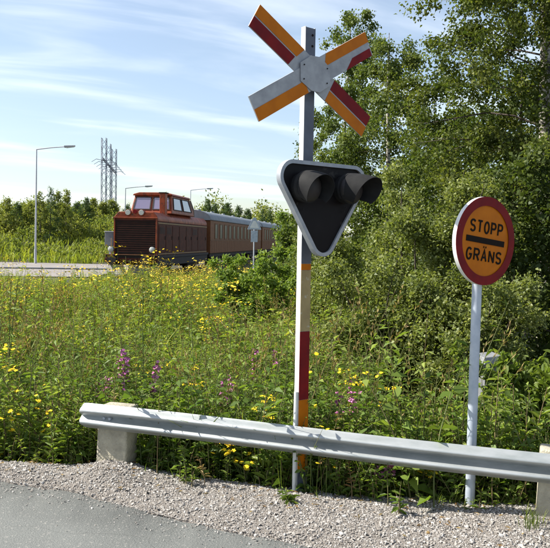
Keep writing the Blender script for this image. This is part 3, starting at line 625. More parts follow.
# ------------------------------------------------------------------ STOPP GRÄNS sign
sb = gp(469.5, 508, 0.01)
GA = R(35)
stp = empty('stop_sign', sb, GA, 'tilted round red and orange stop sign on galvanised pole behind the guardrail', 'sign')
scz = at(480, 241, sb.y - 0.03).z - sb.z
sxo = 0.012
MB().tube([(0.0, 0, -0.12), (sxo * 0.3, 0, scz * 0.5), (sxo, 0, scz + 0.2)], 0.0305, 20).build('pole', 'galvanised_post', stp, True)
plate_c = Vector((0.0, -0.062, scz))
def ring_disc(name, rad0, rad1, ya, yb, mat, parent, n=64):
    m = MB(); vs_ = []; fs_ = []
    for i in range(n):
        t_ = 2 * math.pi * i / n; c, s = math.cos(t_), math.sin(t_)
        for r_, y in ((rad0, ya), (rad1, ya), (rad1, yb), (rad0, yb)): vs_.append((r_ * c, y, r_ * s))
    for i in range(n):
        j = (i + 1) % n
        for q_ in range(4): fs_.append((i * 4 + q_, i * 4 + (q_ + 1) % 4, j * 4 + (q_ + 1) % 4, j * 4 + q_))
    return m.add(vs_, fs_).build(name, mat, parent, True)
def disc(name, rad, ya, yb, mat, parent, n=64):
    m = MB().tube([(0, ya, 0), (0, yb, 0)], rad, n); return m.build(name, mat, parent, True)
def stroke(m, pts, w, y0, y1):
    pts = [Vector((p[0], p[1])) for p in pts]; k_ = len(pts); closed = (pts[0] - pts[-1]).length < 1e-6
    L_, R_ = [], []
    for i, p in enumerate(pts):
        a = (p - pts[i - 1]).normalized() if i else ((pts[-1] - pts[-2]).normalized() if closed else None)
        c = (pts[i + 1] - p).normalized() if i < k_ - 1 else ((pts[1] - pts[0]).normalized() if closed else None)
        a = a or c; c = c or a
        n_ = Vector((-(a.y + c.y), a.x + c.x)).normalized(); sc_ = 1 / max(0.5, n_.dot(Vector((-a.y, a.x))))
        L_.append(p + n_ * w / 2 * sc_); R_.append(p - n_ * w / 2 * sc_)
    for i in range(k_ - 1):
        q4 = [L_[i], R_[i], R_[i + 1], L_[i + 1]]
        m.hexa([(p.x, y0, p.y) for p in q4] + [(p.x, y1, p.y) for p in q4])
def arc(cx, cz, rx_, rz_, a0, a1, n_=12): return [(cx + rx_ * math.cos(R(a0 + (a1 - a0) * i / n_)), cz + rz_ * math.sin(R(a0 + (a1 - a0) * i / n_))) for i in range(n_ + 1)]
LET = {'S': [arc(.5, .75, .5, .25, 25, 270) + arc(.5, .25, .5, .25, 90, -155)[1:]], 'T': [[(0, 1), (1, 1)], [(.5, 1), (.5, 0)]], 'O': [arc(.5, .5, .5, .5, 0, 360, 28)],
       'P': [[(0, 0), (0, 1), (.5, 1)] + arc(.6, .74, .4, .26, 90, -90)[1:] + [(0, .48)]], 'G': [arc(.5, .5, .5, .5, 45, 330, 22) + [(1, .45), (.55, .45)]],
       'R': [[(0, 0), (0, 1), (.5, 1)] + arc(.6, .74, .4, .26, 90, -90)[1:] + [(0, .48)], [(.5, .48), (1, 0)]], 'Ä': [[(0, 0), (.5, 1), (1, 0)], [(.2, .34), (.8, .34)], [(.2, 1.28), (.36, 1.28)], [(.64, 1.28), (.8, 1.28)]], 'N': [[(0, 0), (0, 1)], [(0, 1), (1, 0)], [(1, 0), (1, 1)]]}
def word(txt, xc, zc, wid, hgt, parent, st=0.0118):
    n_ = len(txt); cw = wid / (n_ + (n_ - 1) * 0.27); x = xc - wid / 2
    for ch in txt:
        m = MB(); dy = 0.0
        for pl in LET[ch]:
            dy += 0.00015; stroke(m, [(x + st / 2 + px_ * (cw - st), zc - hgt / 2 + st / 2 + pz_ * (hgt - st)) for px_, pz_ in pl], st, -0.0030 - dy, -0.0008)
        m.build('letter', 'letter_black', parent); x += cw * 1.27
sp_ = disc('sign_plate', 0.266, 0.0, 0.004, 'sign_orange', stp); sp_.location = plate_c; sp_.rotation_euler = (0, R(6.5), 0)
ring_disc('edge_rim', 0.267, 0.275, -0.004, 0.024, 'white_paint', sp_)
ring_disc('red_border', 0.219, 0.2752, -0.0065, -0.0042, 'sign_red', sp_)
MB().box(-0.180, 0.180, -0.0035, -0.001, -0.018, 0.018).build('bar', 'letter_black', sp_)
word('STOPP', 0.0, 0.083, 0.310, 0.080, sp_)
word('GRÄNS', 0.0, -0.092, 0.335, 0.080, sp_)
for z in (-0.12, 0.12):
    MB().box(-0.05, 0.02, 0.005, 0.028, z - 0.018, z + 0.018).build('clamp', 'galvanised_dull', sp_)
# ------------------------------------------------------------------ guardrail
gr = empty('guardrail', (LP.x, LP.y, 0), 0, 'galvanised double wave guardrail on concrete posts along the gravel shoulder', 'guardrail')
g0 = Vector(at(84, 402, 5.36)); g1 = Vector(at(550, 453.5, 4.40))
gd = (g1 - g0); gdir = gd.normalized(); gn = Vector((gdir.y, -gdir.x, 0)).normalized()   # towards the road
if gn.y > 0: gn = -gn
HB = 0.178
def wave(v):      # v 0..1 from top edge to bottom edge -> outward offset
    return 0.058 * (0.5 - 0.5 * math.cos(4 * math.pi * v)) ** 0.7
prof = []
for i in range(33):
    v = i / 32; prof.append((0.014 + wave(v), -HB * v))
secs = [(-0.0, 0.86), (0.012, 0.97), (0.05, 1.0), (0.18, 1.0), (0.34, 1.0), (0.5, 1.0)] + [(0.8 + 0.4 * i, 1.0) for i in range(16)]
vs_ = []; fs_ = []
for u, sc in secs:
    base = g0 + gdir * u
    flat = 0.62 * math.exp(-((u - 0.10) / 0.13) ** 2)
    sag = 0.004 * math.sin(u * 2.1)
    for side_ in (0, 1):
        for o_, z_ in prof:
            vv = -z_ / HB
            oo = o_ + (flat * 0.050 * math.exp(-((vv - 0.5) / 0.16) ** 2))
            oo = oo - 0.004 * side_
            zc = -HB / 2 + (z_ + HB / 2) * sc
            p = base + gn * (0.014 + (oo - 0.014) * (0.8 if sc < 0.9 else 1.0)) + Vector((0, 0, zc + sag)); vs_.append(p - Vector((LP.x, LP.y, 0)))
k = len(prof)
for i in range(len(secs) - 1):
    for j in range(k - 1):
        a = i * 2 * k + j; b = a + 2 * k
        fs_ += [(a, b, b + 1, a + 1), (a + k, a + k + 1, b + k + 1, b + k)]
    for j in (0, k - 1):
        a = i * 2 * k + j; b = a + 2 * k; fs_.append((a, a + k, b + k, b))
for i in (0, len(secs) - 1):
    for j in range(k - 1): a = i * 2 * k + j; fs_.append((a, a + 1, a + k + 1, a + k))
beam = MB().add(vs_, fs_).build('beam', 'galvanised', gr, True)
def on_beam(u, v, o_): return g0 + gdir * u + gn * o_ + Vector((0, 0, -HB * v)) - Vector((LP.x, LP.y, 0))
for u in (0.19, 0.235):
    p = on_beam(u, 0.5, 0.016 if u > 1 else 0.035); MB().tube([p, p + gn * 0.014], [0.013, 0.010], 8).build('bolt', 'galvanised_dull', gr, True)
def lap(u0, u1):              # short overlap where two beam lengths are bolted together
    vs2 = []; fs2 = []; us = [u0, u0 + 0.004, (u0 + u1) / 2, u1]
    for u in us:
        for side_ in (0, 1):
            for o_, z_ in prof: vs2.append(g0 + gdir * u + gn * (o_ + 0.0045 - 0.004 * side_ - (0.003 if u == u0 else 0)) + Vector((0, 0, z_ + 0.004 * math.sin(u * 2.1))) - Vector((LP.x, LP.y, 0)))
    for i in range(len(us) - 1):
        for j in range(k - 1): a = i * 2 * k + j; b2 = a + 2 * k; fs2 += [(a, b2, b2 + 1, a + 1)]
    for j in range(k - 1): a = j; fs2.append((a, a + 1, a + k + 1, a + k)); a = (len(us) - 1) * 2 * k + j; fs2.append((a, a + k, a + k + 1, a + 1))
    MB().add(vs2, fs2).build('lap_plate', 'galvanised_dull', gr, True)
    for uu in (u0 + 0.06, u0 + 0.2):
        for vv in (0.14, 0.36, 0.64, 0.86):
            p = on_beam(uu, vv, 0.014 + wave(vv) + 0.004); MB().tube([p, p + gn * 0.009], [0.011, 0.008], 8).build('bolt', 'galvanised_dull', gr, True)
def conc_post(u, zt, wid, lean, z0):
    c = g0 + gdir * u - gn * 0.075 - Vector((LP.x, LP.y, 0)); c.z = 0
    hw_, hd = wid / 2, 0.085
    ex_ = gdir.copy(); ex_.z = 0; ex_.normalize(); ey_ = -gn
    def P(a, b, z, l): return c + ex_ * (a + l) + ey_ * b + Vector((0, 0, z))
    v = [P(-hw_ * 1.12, -hd * 1.05, z0, -lean), P(hw_ * 1.0, -hd * 1.05, z0, -lean), P(hw_ * 1.0, hd, z0, -lean), P(-hw_ * 1.12, hd, z0, -lean),
         P(-hw_, -hd, zt, 0), P(hw_, -hd, zt, 0), P(hw_, hd, zt, 0), P(-hw_, hd, zt, 0)]
    m = MB().hexa(v); return m.build('concrete_post', 'concrete', gr, True, bevel=0.018, seg=3)
conc_post(0.24, g0.z - 0.016, 0.235, 0.02, -0.3)
up = ((at(552, 470, 4.46) - g0).dot(gdir))
conc_post(up + 0.045, (g0 + gdir * up).z + 0.02, 0.235, 0.01, -0.3)
# ------------------------------------------------------------------ street lamps, pylon, small sign, cabinets
def street_lamp(px, py_base, py_top, Y, label, dz=0.0):
    b = at(px, py_base, Y); b.z = float(ground_h(b.x, b.y)) if dz == 0 else dz
    topz = at(px, py_top, Y).z
    H = topz - b.z
    t = empty('street_lamp', b, 0, label, 'street lamp', 'street lamps along the far road')
    MB().tube([(0, 0, -0.2), (0, 0, 1.1)], [0.095, 0.095], 12).build('pole_base', 'pole_grey', t, True)
    MB().tube([(0, 0, 1.1), (0.03, 0, H * 0.6), (0.06, 0, H)], [0.075, 0.06, 0.045], 12).build('pole', 'pole_grey', t, True)
    MB().tube([(0.05, 0, H - 0.03), (1.2, -0.05, H + 0.12), (2.25, -0.1, H + 0.2)], [0.05, 0.045, 0.04], 8).build('arm', 'pole_grey', t, True)
    hd = MB(); hd.hexa([(2.15, -0.24, H + 0.12), (2.95, -0.22, H + 0.22), (2.95, -0.02, H + 0.22), (2.15, 0.04, H + 0.12), (2.15, -0.24, H + 0.27), (2.95, -0.20, H + 0.31), (2.95, -0.04, H + 0.31), (2.15, 0.04, H + 0.27)])
    l = hd.build('lamp_head', 'cabinet_grey', t, bevel=0.02)
    MB().hexa([(2.3, -0.2, H + 0.10), (2.9, -0.19, H + 0.17), (2.9, -0.04, H + 0.17), (2.3, 0.0, H + 0.10), (2.3, -0.2, H + 0.138), (2.9, -0.19, H + 0.213), (2.9, -0.04, H + 0.213), (2.3, 0.0, H + 0.138)]).build('lens', 'lamp_glass', l)
street_lamp(35.5, 259, 149, 56, 'tall street lamp standing by the far road at the left edge')
street_lamp(124.5, 250, 188, 80, 'street lamp rising behind the red locomotive front', dz=-0.2)
street_lamp(189.5, 250, 190, 96, 'street lamp whose arm shows above the locomotive cab roof', dz=-0.3)
def pylon():
    Y0 = 250.0
    b0 = at(103.5, 222, Y0)
    t = empty('power_pylon', (b0.x, b0.y, 0.5), 0, 'three mast lattice power pylon on the skyline', 'pylon')
    tops = [(104.2, 138, Y0), (108.6, 144, Y0 + 8), (114.2, 149, Y0 + 16)]
    loc = Vector((b0.x, b0.y, 0.5)); cps = []
    for px, py, Y in tops:
        top = at(px, py, Y) - loc; bw = 0.75
        ma = MB(); H = top.z; n = 16
        legs = [(-1, -1), (1, -1), (1, 1), (-1, 1)]
        for a, b in legs: ma.tube([(top.x + a * bw, top.y + b * bw, 0), (top.x + a * bw, top.y + b * bw, H)], 0.11, 4)
        for i in range(n):
            z0_, z1_ = H * i / n, H * (i + 1) / n
            for q_ in range(4):
                a, b = legs[q_], legs[(q_ + 1) % 4]
                if i % 2: a, b = b, a
                ma.tube([(top.x + a[0] * bw, top.y + a[1] * bw, z0_), (top.x + b[0] * bw, top.y + b[1] * bw, z1_)], 0.065, 3)
        ma.build('mast', 'pylon_steel', t); cps.append(Vector((top.x, top.y, at(px, py + 23, Y).z - 0.5)))
    d_ = (cps[2] - cps[0]) * 0.35
    zc = cps[1].z
    a, b = cps[0] - d_ * 0.4, cps[2] + d_ * 0.4
    m = MB(); m.tube([a + Vector((0, 0, 0.6)), b + Vector((0, 0, 0.6))], 0.2, 4); m.tube([a, b], 0.2, 4)
    for i in range(14):
        p, q_ = a + (b - a) * i / 14, a + (b - a) * (i + 1) / 14
        m.tube([p + Vector((0, 0, 0.6 * (i % 2))), q_ + Vector((0, 0, 0.6 * ((i + 1) % 2)))], 0.09, 3)
    m.build('crossarm', 'pylon_steel', t)
    for i in range(6):
        p = a + (b - a) * (i + 0.5) / 6
        for sg in (-1, 1):
            MB().tube([p, p + Vector((sg * 2.2, sg * 1.0, 0.4)), p + Vector((sg * 3.6, sg * 1.6, -0.6))], 0.09, 4).build('insulator_arm', 'pylon_steel', t)
    MB().box(-3, 12, -3, 20, -1.5, 0.1).build('foundation', 'concrete', t)
pylon()
def warning_sign():
    Y = 33; b = at(253.8, 262, Y); zg = float(ground_h(b.x, b.y)); t = empty('warning_sign', (b.x, b.y, zg), R(12), 'small grey triangular sign above a rectangular plate beside the coach', 'sign')
    top = at(254, 217.5, Y).z - zg; k_ = Y / FPX
    MB().tube([(0, 0.03, -0.2), (0, 0.03, top - 0.05)], 0.03, 10).build('pole', 'pole_grey', t, True)
    def tri(s_, z0, z1): return [(-s_, z0), (s_, z0), (s_ * 0.94, z0 + 0.06), (0.05, z1), (-0.05, z1), (-s_ * 0.94, z0 + 0.06)]
    tp = MB().prism(tri(0.31, top - 12 * k_, top), -0.012, -0.002).build('triangle_plate', 'galvanised_post', t)
    MB().prism(tri(0.20, top - 10.6 * k_, top - 3.4 * k_), -0.018, -0.0125).build('centre', 'white_paint', tp)
    MB().box(-0.15, 0.15, -0.012, -0.002, top - 24.5 * k_, top - 13 * k_).build('lower_plate', 'galvanised_post', t, bevel=0.003)
warning_sign()
# trackside cabinet to the left of the locomotive
p = at(110, 262, 46); zg = float(ground_h(p.x, p.y))
t = empty('trackside_cabinet', (p.x, p.y, zg), R(-8), 'dark grey equipment cabinet on a post beside the locomotive', 'cabinet')
MB().box(-0.05, 0.05, -0.05, 0.05, -0.1, 1.3).build('post', 'pole_grey', t)
z0 = at(110, 246, 46).z - zg; z1 = at(110, 232, 46).z - zg
MB().box(-0.28, 0.28, -0.2, 0.2, z0, z1).build('box', 'cabinet_dark', t, bevel=0.02)
MB().box(-0.24, 0.24, -0.215, -0.201, z0 + 0.05, z1 - 0.06).build('door', 'cabinet_dark', t, bevel=0.005)
MB().box(-0.31, 0.31, -0.24, 0.22, z1 + 0.001, z1 + 0.05).build('lid', 'cabinet_grey', t, bevel=0.01)
# pale equipment box behind the stop sign pole
p = at(486, 420, 6.9); zg = float(ground_h(p.x, p.y))
t = empty('equipment_box', (p.x, p.y, zg), R(25), 'pale metal equipment box half hidden in leaves behind the stop sign pole', 'cabinet')
zt_ = at(486, 356, 6.9).z - zg; zb_ = at(486, 398, 6.9).z - zg
MB().box(-0.03, 0.03, -0.03, 0.03, -0.1, zb_).build('post', 'galvanised_dull', t)
bx = MB().box(-0.07, 0.07, -0.05, 0.05, zb_ + 0.001, zt_ - 0.06).build('box', 'box_grey', t, bevel=0.008)
MB().hexa([(-0.12, -0.10, zt_ - 0.058), (0.12, -0.10, zt_ - 0.058), (0.12, 0.09, zt_ - 0.058), (-0.12, 0.09, zt_ - 0.058), (-0.10, -0.07, zt_), (0.10, -0.07, zt_ + 0.01), (0.10, 0.07, zt_ + 0.03), (-0.10, 0.07, zt_ + 0.02)]).build('lid', 'box_grey', t, bevel=0.006)
MB().box(-0.055, 0.055, -0.058, -0.051, zb_ + 0.03, zt_ - 0.09).build('door', 'box_grey', t, bevel=0.002)
MB().box(-0.05, 0.05, -0.0605, -0.0585, zb_ + 0.10, zb_ + 0.16).build('vent', 'cabinet_dark', t)
# ------------------------------------------------------------------ trees and shrubs
def grow(seed, H, stems=1, spread=0.0, trunk_r=0.12, lean=(0, 0), limb0=0.25, limbs=26, prof=None, up=0.5, subs=5, twigs=3, droop=0.0, side_bias=None, bend=0.1):
    """skeleton of a tree: list of (points, radii) and a list of twigs (points) that carry leaves"""
    g = np.random.default_rng(seed); br = []; tw = []
    prof = prof or (lambda h: math.sin(math.pi * min(1, max(0.02, h)) ** 0.8) ** 0.7)
    for s in range(stems):
        az0 = g.uniform(0, 6.28); sp = spread * (0.4 + 0.6 * g.random()) if stems > 1 else 0
        k = 9; Hs = H * (1 if stems == 1 else g.uniform(0.72, 1.0)); pts = []
        ph = g.uniform(0, 6.28, 2)
        for i in range(k + 1):
            h = i / k
            pts.append((lean[0] * h + math.cos(az0) * sp * h ** 0.8 + bend * math.sin(h * 4 + ph[0]) * h, lean[1] * h + math.sin(az0) * sp * h ** 0.8 + bend * math.sin(h * 3.3 + ph[1]) * h, Hs * h))
        pts = np.array(pts); tr = trunk_r / math.sqrt(stems)
        rad = tr * (1 - 0.93 * np.linspace(0, 1, k + 1) ** 0.9); br.append((pts, rad))
        nl = max(3, int(limbs / stems)); az = g.uniform(0, 6.28)
        for l in range(nl):
            h = limb0 + (1 - limb0) * ((l + g.uniform(0, 0.9)) / nl); az += 2.4 + g.normal(0, 0.4)
            p0 = np.array([np.interp(h, np.linspace(0, 1, k + 1), pts[:, j]) for j in range(3)])
            Rr = prof((h - limb0) / (1 - limb0)) * g.uniform(0.7, 1.12)
            if side_bias is not None: Rr *= 1 + side_bias[2] * (math.cos(az) * side_bias[0] + math.sin(az) * side_bias[1])
            if stems > 1: Rr *= 0.75
            m = 6; u = np.linspace(0, 1, m); upk = up * (1 - 0.55 * h)
            wig = g.normal(0, 0.05, (m, 3)) * Rr * u[:, None]
            q = p0 + np.stack([np.cos(az) * Rr * u, np.sin(az) * Rr * u, Rr * (upk * u - (0.25 + droop) * u ** 2)], 1) + wig
            r0 = max(0.006, np.interp(h, np.linspace(0, 1, k + 1), rad) * 0.24); br.append((q, r0 * (1 - 0.85 * u)))
            for s2 in range(subs):
                uu = g.uniform(0.25, 1.0); b0 = np.array([np.interp(uu, u, q[:, j]) for j in range(3)])
                a2 = az + g.normal(0, 0.9); ln = Rr * g.uniform(0.25, 0.5); el = g.normal(0.15, 0.45) - droop * 0.4
                u2 = np.linspace(0, 1, 4)
                q2 = b0 + np.stack([np.cos(a2) * math.cos(el) * ln * u2, np.sin(a2) * math.cos(el) * ln * u2, math.sin(el) * ln * u2 - droop * 0.5 * ln * u2 ** 2], 1)
                br.append((q2, max(0.003, r0 * 0.25) * (1 - 0.7 * u2)))
                for s3 in range(twigs):
                    u3 = g.uniform(0.3, 1.0); c0 = np.array([np.interp(u3, u2, q2[:, j]) for j in range(3)])
                    a3 = a2 + g.normal(0, 1.2); e3 = g.normal(0.0, 0.5) - droop * 0.9; l3 = ln * g.uniform(0.35, 0.7)
                    e_ = c0 + np.array([math.cos(a3) * math.cos(e3), math.sin(a3) * math.cos(e3), math.sin(e3)]) * l3
                    tw.append((c0, e_))
    return br, tw, g
def leaves_on(tw, g, n, L, W, sigma, droop=0.2, var=0.7, hi=False):
    q = Q(); T0 = np.array([t[0] for t in tw]); T1 = np.array([t[1] for t in tw])
    wgt = np.exp(g.normal(0, var, len(tw))); wgt *= np.linalg.norm(T1 - T0, axis=1) + 0.05; wgt /= wgt.sum()
    id_ = g.choice(len(tw), n, p=wgt); u = g.random(n)[:, None]
    P = T0[id_] * (1 - u) + T1[id_] * u + g.normal(0, sigma, (n, 3))
    D = unit(T1[id_] - T0[id_]) * 0.5 + g.normal(0, 0.8, (n, 3)); D[:, 2] -= droop
    Nn = g.normal(0, 0.75, (n, 3)); Nn[:, 2] += 0.75
    sc = g.uniform(0.65, 1.25, n)
    base = g.random(len(tw))[id_]
    rnd = np.clip(0.55 * base + 0.45 * g.random(n) + g.normal(0, 0.08, n), 0, 1)
    (leaf_hi if hi else leaf_quads)(q, P, D, Nn, L * sc, W * sc * g.uniform(0.8, 1.15, n), 0, rnd)
    return q.done()
def branches_mesh(br, g, minr=0.0035, sides=6):
    q = Q()
    for p, r in br:
        if r[0] < minr: continue
        tube_quads(q, p, r, 0, 0.5, sides if r[0] > 0.03 else 3) if r[0] > 0.012 else tube_quads(q, p[::2] if len(p) > 4 else p[[0, -1]], r[::2] if len(p) > 4 else r[[0, -1]], 0, 0.5, 3)
    return q.done()
def L_near(p): return p[1] < 9
def tree(name, cat, label, base, H, n, leaf, mat, bark='dark_bark', group=None, sigma=0.06, ldroop=0.2, var=0.7, minr=0.0035, **kw):
    br, tw, g = grow(H=H, **kw)
    t = empty(name, base, 0, label, cat, group)
    if bark == 'birch_bark':
        qmesh('trunk', branches_mesh(br[:1], g, minr), [bark], t, smooth=True); qmesh('limbs', branches_mesh(br[1:], g, minr), ['dark_bark'], t, smooth=True)
    else: qmesh('trunk' if cat == 'tree' else 'stems', branches_mesh(br, g, minr), [bark], t, smooth=True)
    qmesh('crown', leaves_on(tw, g, n, leaf[0], leaf[1], sigma, ldroop, var, n < 6000 and L_near(base)), [mat], t)
    return t
def on_ground(px, Y, py=300):
    p = at(px, py, Y); return Vector((p.x, p.y, float(ground_h(p.x, p.y)) - 0.03))
# tall birch at the right edge
tree('birch_tree', 'tree', 'tall white barked birch at the right edge, its crown filling the top right', on_ground(549, 11.5), 8.8, 128000, (0.055, 0.041), 'leaf_birch', 'birch_bark', seed=11, trunk_r=0.17,
     limb0=0.20, limbs=66, prof=lambda h: 2.1 * (1 - 0.3 * h) * (0.55 + 0.45 * min(1, h * 5)), subs=7, twigs=4, up=0.62, droop=0.22, sigma=0.07, ldroop=0.4, var=0.75, lean=(-0.2, 0.2), side_bias=(-1, -0.2, 0.08))
# birches in the centre, behind the crossing signal
tree('birch_tree', 'tree', 'slender drooping birch behind the crossbuck post', on_ground(341, 20), 8.2, 36000, (0.068, 0.052), 'leaf_birch_far', 'birch_bark', seed=21, trunk_r=0.11,
     limb0=0.12, limbs=44, prof=lambda h: 1.55 * (1 - 0.66 * h), subs=6, twigs=4, up=0.75, droop=0.55, sigma=0.07, ldroop=0.8, var=0.7, bend=0.12)
tree('birch_tree', 'tree', 'birch with dense crown between the crossbuck and the tall right birch', on_ground(386, 18), 7.1, 44000, (0.067, 0.051), 'leaf_birch_far', 'birch_bark', seed=22, trunk_r=0.12,
     limb0=0.08, limbs=46, prof=lambda h: 1.55 * (1 - 0.6 * h ** 1.5), subs=6, twigs=4, up=0.75, droop=0.5, sigma=0.08, ldroop=0.7, var=0.6)
# grey-green willow thicket in the middle right
W_ = dict(cat='shrub', name='willow_shrub', leaf=(0.046, 0.029), mat='leaf_willow', group='willow thicket right of the crossing signal', sigma=0.075, ldroop=0.0, var=0.5)
dome = lambda r: (lambda h: r * (0.6 + 0.4 * math.sin(math.pi * min(1, h) ** 0.9)) * (1 - 0.45 * h))
tree(base=on_ground(428, 9.6), H=3.35, n=66000, label='big rounded grey green willow shrub left of the stop sign', seed=31, stems=7, spread=0.9, limbs=64, prof=dome(0.95), subs=7, twigs=4, trunk_r=0.1, limb0=0.04, up=0.8, **W_)
tree(base=on_ground(383, 8.9), H=2.0, n=38000, label='lower willow shrub in front, just right of the signal post', seed=32, stems=6, spread=0.7, limbs=46, prof=dome(0.74), subs=6, twigs=4, trunk_r=0.07, limb0=0.03, up=0.8, **W_)
tree(base=on_ground(352, 13.5), H=2.9, n=25000, label='willow shrub directly behind the triangular light board', seed=33, stems=5, spread=0.8, limbs=46, prof=dome(0.9), subs=6, twigs=4, trunk_r=0.08, limb0=0.03, up=0.8, **W_)
tree(base=on_ground(462, 8.3), H=2.1, n=28000, label='willow shrub right behind the stop sign pole', seed=34, stems=6, spread=0.6, limbs=46, prof=dome(0.7), subs=6, twigs=4, trunk_r=0.07, limb0=0.03, up=0.8, **W_)
# shaded trees behind the stop sign
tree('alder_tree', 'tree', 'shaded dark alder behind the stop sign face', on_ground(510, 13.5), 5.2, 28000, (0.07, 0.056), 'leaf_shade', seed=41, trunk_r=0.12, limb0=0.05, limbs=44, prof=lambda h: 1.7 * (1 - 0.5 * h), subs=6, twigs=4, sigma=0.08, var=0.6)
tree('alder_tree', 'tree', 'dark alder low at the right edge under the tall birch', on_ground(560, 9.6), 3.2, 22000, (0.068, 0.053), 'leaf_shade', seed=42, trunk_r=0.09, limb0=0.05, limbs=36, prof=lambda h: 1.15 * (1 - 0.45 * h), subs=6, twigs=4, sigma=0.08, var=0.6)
tree('alder_tree', 'tree', 'dark tree closing the gap behind the willow thicket', on_ground(446, 16), 4.9, 34000, (0.068, 0.052), 'leaf_birch_far', seed=43, trunk_r=0.12, limb0=0.05, limbs=44, prof=lambda h: 1.7 * (1 - 0.55 * h), subs=6, twigs=4, sigma=0.09, var=0.7)
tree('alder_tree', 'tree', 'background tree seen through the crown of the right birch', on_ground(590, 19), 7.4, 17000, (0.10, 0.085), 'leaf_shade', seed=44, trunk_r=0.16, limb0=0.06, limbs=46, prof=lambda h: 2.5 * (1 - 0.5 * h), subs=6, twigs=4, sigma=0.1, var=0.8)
# bright big-leaved bushes at the lower right
tree('elder_bush', 'shrub', 'bright green broad leaved bush at the lower right behind the guardrail', on_ground(532, 6.3), 1.30, 5200, (0.080, 0.040), 'leaf_bright', seed=51, stems=7, spread=0.5, limbs=46, prof=dome(0.42), subs=4, twigs=3, trunk_r=0.04, limb0=0.1, up=0.9, sigma=0.03, ldroop=0.2, minr=0.002, var=0.5)
tree('elder_bush', 'shrub', 'small bright leafy bush at the foot of the stop sign pole', on_ground(452, 6.3), 0.9, 2600, (0.070, 0.034), 'leaf_bright', seed=52, stems=5, spread=0.4, limbs=30, prof=dome(0.38), subs=4, twigs=3, trunk_r=0.03, limb0=0.1, up=0.9, sigma=0.03, ldroop=0.2, minr=0.002, var=0.5)
tree('elder_bush', 'shrub', 'leafy bush right of the pale equipment box', on_ground(505, 7.2), 1.15, 3000, (0.075, 0.037), 'leaf_bright', seed=53, stems=5, spread=0.35, limbs=34, prof=dome(0.36), subs=4, twigs=3, trunk_r=0.03, limb0=0.1, up=0.9, sigma=0.03, ldroop=0.2, minr=0.002, var=0.5)
# shrubs in the meadow towards the train
tree('alder_shrub', 'shrub', 'light green shrub standing in the meadow before the coaches', on_ground(250, 15), 1.95, 15000, (0.075, 0.04), 'leaf_alder', seed=61, stems=13, spread=0.95, limbs=78, prof=dome(0.40), subs=4, twigs=3, trunk_r=0.05, limb0=0.08, up=1.5, sigma=0.045, ldroop=-0.2, minr=0.002, var=0.4)
tree('alder_shrub', 'shrub', 'bright shrub between the last coach and the light board', on_ground(294, 27), 3.3, 16000, (0.10, 0.07), 'leaf_alder', seed=62, stems=5, spread=0.5, limbs=40, prof=dome(0.75), subs=5, twigs=3, trunk_r=0.07, limb0=0.06, up=1.0, sigma=0.08, minr=0.003, var=0.4)
tree('alder_shrub', 'shrub', 'broad shrub in the hollow left of the signal post', on_ground(285, 18), 1.6, 11000, (0.08, 0.05), 'leaf_alder', seed=64, stems=8, spread=0.9, limbs=50, prof=dome(0.6), subs=5, twigs=3, trunk_r=0.05, limb0=0.05, up=1.0, sigma=0.06, minr=0.003, var=0.4)
tree('alder_shrub', 'shrub', 'shrub low behind the signal post, beside the willows', on_ground(325, 19), 1.9, 12000, (0.085, 0.06), 'leaf_alder', seed=63, stems=5, spread=0.7, limbs=36, prof=dome(0.7), subs=5, twigs=3, trunk_r=0.06, limb0=0.05, up=0.9, sigma=0.07, minr=0.003, var=0.4)
# ---- hillside beyond the far road
G = np.random.default_rng(99)
hill_trees = [(6, 70, 199, 0), (17, 72, 203, 1), (30, 73, 203, 0), (40, 68, 193, 0), (50, 69, 188, 1), (58, 71, 192, 0), (66, 70, 190, 0), (76, 78, 203, 1), (85, 76, 198, 1), (92, 80, 199, 0), (103, 79, 203, 0), (112, 84, 200, 0), (126, 90, 205, 1), (60, 76, 204, 0)]
ORD = ['first', 'second', 'third', 'fourth', 'fifth', 'sixth', 'seventh', 'eighth', 'ninth', 'tenth']
hill_trees.sort(); cnt = [0, 0]
for i, (px, Y, pyt, con) in enumerate(hill_trees):
    od = ORD[cnt[con]]; cnt[con] += 1
    b = on_ground(px, Y); H = at(px, pyt, Y).z - b.z
    if con: tree('spruce_tree', 'tree', 'small pointed conifer on the hillside skyline beyond the far road, %s from the left' % od, b, H, 2600, (0.24, 0.05), 'leaf_conifer', group='conifers on the far hillside', seed=200 + i, trunk_r=0.08, limb0=0.05, limbs=34, prof=lambda h: 1.25 * (1 - 0.93 * h), subs=3, twigs=3, up=0.1, sigma=0.08, minr=0.02, var=0.3)
    else: tree('birch_tree', 'tree', 'young broadleaf tree on the hillside skyline beyond the road, %s from the left' % od, b, H, 2600, (0.15, 0.10), 'leaf_hill', group='young trees on the far hillside', seed=200 + i, trunk_r=0.07, limb0=0.1, limbs=26, prof=lambda h: 0.95 * (1 - 0.8 * h), subs=4, twigs=3, up=1.1, sigma=0.10, minr=0.02, var=0.8)
